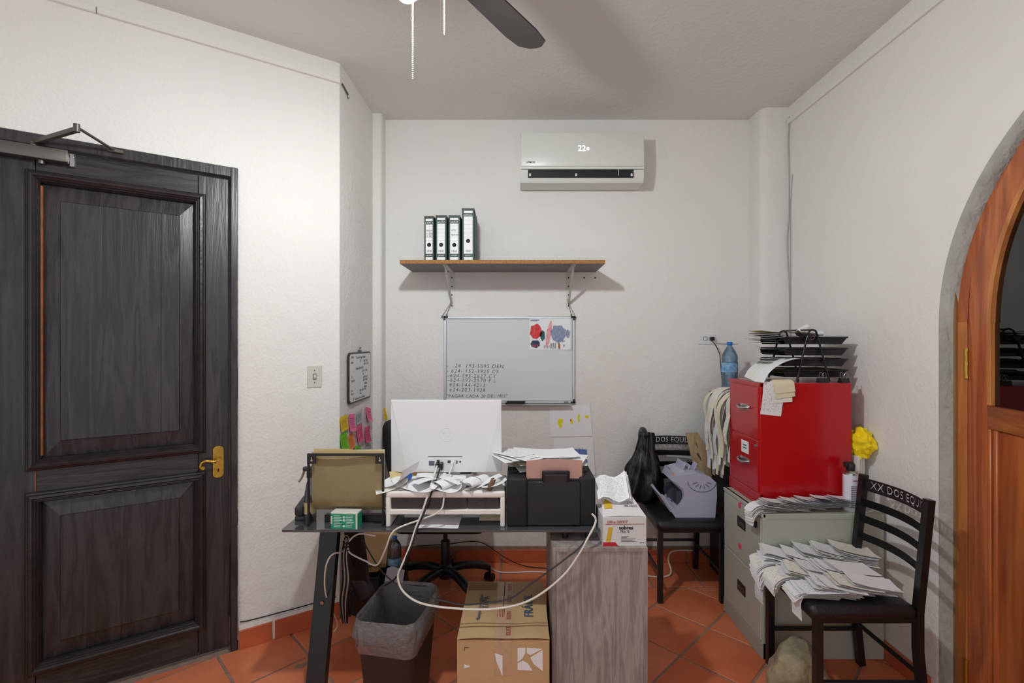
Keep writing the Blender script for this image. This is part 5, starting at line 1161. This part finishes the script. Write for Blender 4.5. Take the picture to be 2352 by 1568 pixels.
for k in range(9):
    y = 2.49 + .02 * k; w_ = .1; o_ = .006 * k
    part('receipt', G().grid(10, 2, lambda u, v: Vector((1.43 - .20 * u + o_ * .5, y + (v - .5) * w_ - .02 * u, RZ1 + .003 + o_ * .25 + (.12 - o_ * .2) * max(0, math.cos(min(1, u * 1.02) * math.pi / 2)) ** .55))), random.choice(['paper', 'receipt_warm']), tw, 60)
hr = thing('receipt_bundle', 'receipts hanging over the front of the red cabinet', 'papers', (1.30, RY0 - .01, 1.24))
for k, (dx, L, rot, m_) in enumerate(((-.012, .165, -6, 'letter'), (.02, .10, 4, 'receipt_warm'), (.03, .075, 8, 'paper_cream'), (.034, .05, 6, 'paper_cream'))):
    off = .003 + .003 * k
    def fn(u, v):
        s = u * (L + .07); x = (v - .5) * (.105 if k == 0 else .1); a = R_(rot)
        if s < .07: p = Vector((x, .07 - s, .003 + off))
        else: p = Vector((x, -off - .004 * math.sin((s - .07) * 20), .002 - (s - .07)))
        return Vector((1.30 + dx + p.x * math.cos(a) - p.z * math.sin(a), RY0 + p.y, RZ1 + .002 + p.x * math.sin(a) * (1 if s > .07 else 0) + p.z))
    part('receipt', G().grid(10, 3, fn), m_, hr, 60)
def binder_clip(loc, rz, label):
    t = thing('binder_clip', label, 'binder clip', loc, rz, 'binder clips around the letter tray')
    obj('clip_body', G().prism([(-.014, 0), (.014, 0), (.006, .024), (-.006, .024)], -.025, .025, lambda u, v, h: Vector((h, u, v))), 'black_plastic', t)
    for s_ in (-1, 1): obj('wire_handle', G().tube(spline([(-.008, s_ * .007, .02), (-.011, s_ * .012, .036), (-.004, s_ * .015, .05), (.004, s_ * .015, .05), (.011, s_ * .012, .036), (.008, s_ * .007, .02)], 4), .0012, 5), 'steel', t, 40)
binder_clip((1.545, 2.452, RZ1 + .001), 0, 'black binder clip standing on the red cabinet between the tray frame legs')
binder_clip((1.655, 2.456, RZ1 + .001), 12, 'black binder clip at the far corner of the red cabinet')
o = thing('binder_clip', 'black binder clip gripping the letter tray frame near its top', 'binder clip', (1.489, 2.487, RZ1 + .225))
obj('clip_body', G().box(-.012, .012, -.013, .013, -.016, .016, .003, M=Matrix.Rotation(R_(20), 4, 'Y')), 'black_plastic', o); obj('wire_handle', G().tube(spline([(.01, 0, .008), (.03, -.004, .012), (.036, 0, .004), (.03, .004, -.004), (.01, 0, -.006)], 4), .0012, 5), 'steel', o, 40)

# ------------------------------------------------------------------ between red cabinet and wall: boards, cloth, spray can
for k in range(3):
    x = 1.70 + .021 * k; tag(obj('white_board', G().box(x, x + .012, 2.42 + .012 * k, 2.72, GZ + .001, .955 + .012 * k, .001), 'white_plastic2'), ['white board pressed against the side of the red cabinet', 'white board in the middle between red cabinet and wall', 'white board resting against the wall under the yellow cloth'][k], 'board')
def cloth(u, v):
    t = 2 * math.pi * u; ph = math.pi * (.02 + .80 * v); r = math.sin(ph); x, y, z = .052 * r * math.cos(t), .09 * r * math.sin(t), .075 * math.cos(ph)
    k = mnoise.noise(Vector((x * 30, y * 24, z * 26))) * .03 - abs(mnoise.noise(Vector((x * 52, y * 44, z * 48)))) * .03
    n = Vector((x, y, z)).normalized(); return Vector((min(1.772, max(1.688, 1.735 + x + n.x * k)), 2.46 + y + n.y * k, 1.015 + z + n.z * k))
g = G().grid(36, 22, cloth, wrap=True); tag(obj('cleaning_cloth', g, 'yellow_cloth', None, 70), 'crumpled yellow cloth draped on the white boards', 'cloth')
sc_ = thing('spray_can', 'white aerosol can with black nozzle beside the red cabinet', 'spray can', (1.636, 2.378, GZ))
obj('can', G().lathe([(.030, 0), (.033, .004), (.033, .175), (.031, .182)], 22), 'can_white', sc_, 40); obj('shoulder', G().lathe([(.0325, .176), (.031, .186), (.022, .192), (.018, .196)], 22), 'steel', sc_, 40)
g = G().lathe([(.019, .194), (.02, .21), (.02, .225), (.014, .235)], 16); g.box(-.03, .012, -.012, .012, .212, .238, .005, 2); obj('nozzle', g, 'black_plastic', sc_, 40)
g = G(); text_into(g, 'LIMPIADOR', .009, frame_M((-.014, -.0335, .15), (1, 0, 0), (0, 0, 1))); stuff(obj('red_print', g, 'ink_red', sc_, fixn=False))
g = G()
for q in range(12):
    z = .025 + q * .009; g.box(-.018, .018 - rnd(0, .012), -.0337, -.0328 + .004, z, z + .0022)
stuff(obj('small_print', g, 'ink_grey', sc_))

# ------------------------------------------------------------------ heaps of receipts
def heap(label, groups, m, x0, step, y, zb, edge, seed, size=(.16, .1), yaw=-14, fan=(.0035, .0035), dz=.0024, drop=.11, mats=('receipt', 'receipt', 'receipt_warm', 'paper')):
    """shingled sub-stacks of receipts lying along x, each resting on the one before; past the edge they bend down"""
    rs = random.Random(seed); t = thing('receipt_heap', label, 'papers', (x0 + step, y, zb), 0, 'heaps of receipts')
    for j in range(groups):
        ya = yaw + rs.uniform(-8, 8); cx0 = x0 + step * j + rs.uniform(-.01, .01); H = dz * m * (1 if j else 0); wob = rs.uniform(-.012, .012)
        for q in range(m):
            cx_ = cx0 + fan[0] * q + rs.uniform(-.007, .007); cy_ = y + wob + fan[1] * (q - m / 2) + rs.uniform(-.006, .006); an = R_(ya + rs.uniform(-5, 5)); sx, sy = size[0] * rs.uniform(.88, 1.1), size[1] * rs.uniform(.9, 1.08); cr = rs.uniform(.001, .008); cl = rs.uniform(0, .010)
            def fn(u, v):
                lx, ly = (u - .5) * sx, (v - .5) * sy; x, yy = cx_ + lx * math.cos(an) - ly * math.sin(an), cy_ + lx * math.sin(an) + ly * math.cos(an)
                z = zb + .001 + dz * q + H * .75 * (1 - u) ** 1.5 + H * .12 * j + cr * (2 * v - 1) ** 2 * (q / m) + cl * u * u * (q / m); d = edge - x
                if d > 0:
                    R = .05 + dz * q; th = min(d / R, 1.3); x = edge - R * math.sin(th) - max(0, d - 1.3 * R) * math.cos(1.3); z -= R * (1 - math.cos(th)) + max(0, d - 1.3 * R) * math.sin(1.3)
                return Vector((x, yy, z))
            part('receipt', G().grid(8, 2, fn), rs.choice(mats), t, 60)
    return t
ST = .486
heap('long heap of receipts across the chair seat beside the grey cabinet', 6, 11, 1.14, .078, 2.235, ST, 1.165, 3, (.17, .115), -10, (.003, .002), .0036)
heap('heap of receipts in the middle of the chair seat', 5, 10, 1.165, .07, 2.12, ST, 1.165, 5, (.18, .115), -6, (.002, -.002), .0032)
heap('heap of receipts along the open side of the chair seat', 4, 11, 1.21, .075, 2.01, ST, 1.165, 9, (.17, .115), -7, (.003, -.003), .003)
ls = thing('receipt_strip', 'long receipt hanging straight down from the chair seat front', 'receipt', (1.145, 2.22, ST - .1)); part('receipt', G().grid(10, 2, lambda u, v: Vector((1.165 - .045 * math.sin(min(1, u * 2.2) * math.pi / 2) + .008 * math.sin(u * 6), 2.19 + .075 * v + .01 * u, ST + .03 - .21 * max(0, u - .1)))), 'receipt', ls, 60)
ls = thing('receipt_strip', 'curled receipt drooping at the chair seat corner over the stone', 'receipt', (1.15, 2.0, ST - .05)); part('receipt', G().grid(10, 2, lambda u, v: Vector((1.19 - .05 * math.sin(min(1, u * 1.8) * math.pi / 2), 1.96 + .07 * v - .02 * u, ST + .012 - .12 * max(0, u - .2) ** 1.2))), 'receipt', ls, 60)
heap('fanned heap of receipts on the grey cabinet in front of the red one', 6, 10, 1.16, .082, 2.366, GZ, 1.185, 13, (.16, .074), 12, (.004, .0), .0032)

# ------------------------------------------------------------------ things on the chair by the wall
mc = thing('banknote_counter', 'pale lilac banknote counting machine on the black chair seat', 'counting machine', (1.02, 2.98, .486))
K = lambda px, py: ((px - CX) * 2.87 / F, CAMZ + (CY - py) * 2.87 / F)
zsh = .486 - K(0, 1182)[1]
prof = [K(*p) for p in ((1553, 1084), (1575, 1078), (1601, 1080), (1630, 1090), (1644, 1102), (1645, 1134), (1641, 1182), (1552, 1182), (1543, 1172), (1552, 1160), (1566, 1150), (1570, 1135), (1568, 1122), (1545, 1100))]
prof = [(x, z + zsh) for x, z in prof]; y0, y1 = 2.865, 3.10
part('housing', G().prism(prof, y0 + .016, y1 - .016, lambda u, v, h: Vector((u, h, v))), 'counter_grey', mc)
for ya, yb in ((y0, y0 + .016), (y1 - .016, y1)):
    sp_ = [K(*p) for p in ((1553, 1086), (1600, 1080), (1630, 1088), (1645, 1102), (1646, 1134), (1642, 1182), (1551, 1182), (1530, 1150), (1519, 1131), (1523, 1130), (1537, 1150), (1547, 1164), (1562, 1150), (1571, 1135), (1568, 1118), (1549, 1100))]
    part('side_cheek', G().prism([(x, z + zsh) for x, z in sp_], ya, yb, lambda u, v, h: Vector((u, h, v))), 'counter_grey', mc)
g = G(); P = [K(*p) for p in ((1520, 1131), (1545, 1168), (1552, 1174), (1548, 1176), (1540, 1170), (1516, 1132))]; part('stacker_plate', G().prism([(x, z + zsh) for x, z in P], y0 + .016, y1 - .016, lambda u, v, h: Vector((u, h, v))), 'counter_grey', mc)
c = K(1560, 1136)
for k in range(2): part('stacker_wheel', G().tube([(c[0] - .012, y0 + .07 + .08 * k, c[1] + zsh), (c[0] - .012, y0 + .085 + .08 * k, c[1] + zsh)], .035, 16), 'counter_dark', mc, 40)
part('throat', G().box(c[0] - .012, c[0] + .02, y0 + .02, y1 - .02, c[1] + zsh - .045, c[1] + zsh + .03), 'counter_dark', mc)
a = Vector((K(1549, 1099)[0], 0, K(1549, 1099)[1] + zsh)); b = Vector((K(1556, 1083)[0], 0, K(1556, 1083)[1] + zsh)); ex = (b - a).normalized(); nn = Vector((-ex.z, 0, ex.x))
Tm = Matrix(((ex.x, 0, nn.x, a.x), (0, 1, 0, 0), (ex.z, 0, nn.z, a.z), (0, 0, 0, 1)))
part('key_panel', G().box(.0, (b - a).length, y0 + .02, y1 - .02, 0, .004, M=Tm), 'counter_grey', mc); part('display', G().box(.022, .042, y0 + .12, y0 + .19, .003, .006, M=Tm), 'void', mc)
g = G()
for q in range(8): g.box(.006, .016, y0 + .03 + q * .022, y0 + .046 + q * .022, .004, .007, M=Tm)
parts('key', g, 'dark_plastic', mc); part('key', G().box(.024, .036, y0 + .03, y0 + .055, .004, .007, M=Tm), 'n_orange', mc)
for k, (x, h) in enumerate(((1572, 22), (1588, 16), (1606, 18))):
    p = K(x, 1083); part('hopper_guide', G().box(-.004, .004, y0 + .05 + .02 * k, y1 - .05 - .02 * k, -.01, h * .0026, .002, M=Matrix.Translation((p[0], 0, p[1] + zsh)) @ Matrix.Rotation(R_(24), 4, 'Y')), 'counter_grey', mc, 40)
cc = K(1612, 1103); g = G(); n = 20; P = [(cc[0] + .085 * math.cos(math.pi + math.pi * k / n), cc[1] + zsh + .012 + .065 * math.sin(math.pi + math.pi * k / n)) for k in range(n + 1)]
part('cheek_groove', G().tube([(x, y0 - .0006, z) for x, z in P], .0016, 5), 'counter_dark', mc)
g = G()
for q in range(6):
    t = R_(200 + 28 * q); g.tube([(cc[0] + .03 * math.cos(t), y0 - .0004, cc[1] + zsh + .012 + .024 * math.sin(t)), (cc[0] + .06 * math.cos(t), y0 - .0004, cc[1] + zsh + .012 + .046 * math.sin(t))], .0018, 5)
parts('cheek_slot', g, 'counter_dark', mc)
# black bag hung on the chair post
prf = [(.0, .935, .035), (.03, .925, .04), (.1, .89, .042), (.25, .82, .055), (.45, .73, .085), (.65, .64, .112), (.82, .56, .13), (.92, .51, .12), (1.0, .485, .05)]
def bag(u, v):
    t = 2 * math.pi * u; i = 0
    while i < len(prf) - 2 and prf[i + 1][0] < v: i += 1
    a, b = prf[i], prf[i + 1]; f = min(1, max(0, (v - a[0]) / (b[0] - a[0]))); z = a[1] + (b[1] - a[1]) * f; r = a[2] + (b[2] - a[2]) * f
    fold = 1 + .16 * math.sin(7 * t + 3 * v) * (1 - .6 * v) + .1 * math.sin(11 * t - 4 * v) * (1 - .5 * v) + .16 * mnoise.noise(Vector((math.cos(t) * 2, math.sin(t) * 2, v * 6)))
    cx_ = .845 - .035 * v - .06 * v * v * (1 if math.cos(t) < 0 else .0); cz = .02 * mnoise.noise(Vector((math.cos(t) * 3, math.sin(t) * 3, v * 5 + 3))) * v
    return Vector((cx_ + r * fold * math.cos(t) * (1.12 if math.cos(t) < 0 else 1.0), 3.155 + r * .55 * fold * math.sin(t), z + cz - .03 * v * max(0, -math.cos(t)) * 0))
bg = thing('plastic_bag', 'black plastic bag hanging from the chair post', 'bag', (.82, 3.15, .48)); g = G().grid(56, 40, bag, wrap=True)
part('bag_body', g, 'bag_black', bg, 60); part('bag_handle', G().tube(spline([(.835, 3.13, .91), (.83, 3.2, .945), (.832, 3.262, .93), (.835, 3.285, .90)], 4), .018, 8), 'bag_black', bg, 60)
pts = [W(*p, 3.19) for p in ((1575, 994), (1602, 993), (1632, 1040), (1634, 1102), (1600, 1090), (1588, 1050))]
g = G().prism([(p.x, p.z) for p in pts], 3.185, 3.197, lambda u, v, h: Vector((u, h, v))); wp = thing('wood_offcut', 'pale wooden offcut with dark knots leaning on the chair back', 'board', (1.22, 3.19, .62)); part('plank', g, 'plank', wp)
q = W(1606, 1048, 3.184); g = G(); blob(g, q.x, q.z, .008, .03, 3.1848, 10, .3, 3, .5); q = W(1600, 1020, 3.184); blob(g, q.x, q.z, .004, .022, 3.1848, 10, .3, 4, .4); parts('knot', g, 'cigar', wp)

# ------------------------------------------------------------------ stone by the chair
def stone(u, v):
    t = 2 * math.pi * u; ph = math.pi * v; p = Vector((math.sin(ph) * math.cos(t), math.sin(ph) * math.sin(t), math.cos(ph)))
    k = min([1.25] + [c_ / max(1e-3, p.dot(Vector(d__).normalized())) for c_, d__ in (( .80, (-.3, -.2, 1)), (.86, (.7, -.3, .6)), (.9, (-1, -.5, .3)), (.85, (.2, -1, .3)), (.95, (1, -.2, -.2)), (.9, (-.6, -.8, -.3)), (.9, (0, 1, .2)), (.85, (-.8, .3, .5))) if p.dot(Vector(d__).normalized()) > .05])
    k *= 1 + .05 * mnoise.noise(p * 3 + Vector((4, 1, 2))) + .025 * mnoise.noise(p * 9); p = Vector((p.x * .118, p.y * .09, p.z * .118)) * k
    p.z = max(p.z, -.085); p.x += .015 * (.09 - p.z) * 4 - .01; return Vector((1.235 + p.x, 2.12 + p.y, .084 + p.z))
g = G().grid(28, 16, stone, wrap=True); bmesh.ops.remove_doubles(g.bm, verts=g.bm.verts, dist=.0005); tag(obj('rock', g, 'stone', None, 40), 'rough grey-brown stone on the floor under the chair', 'stone')
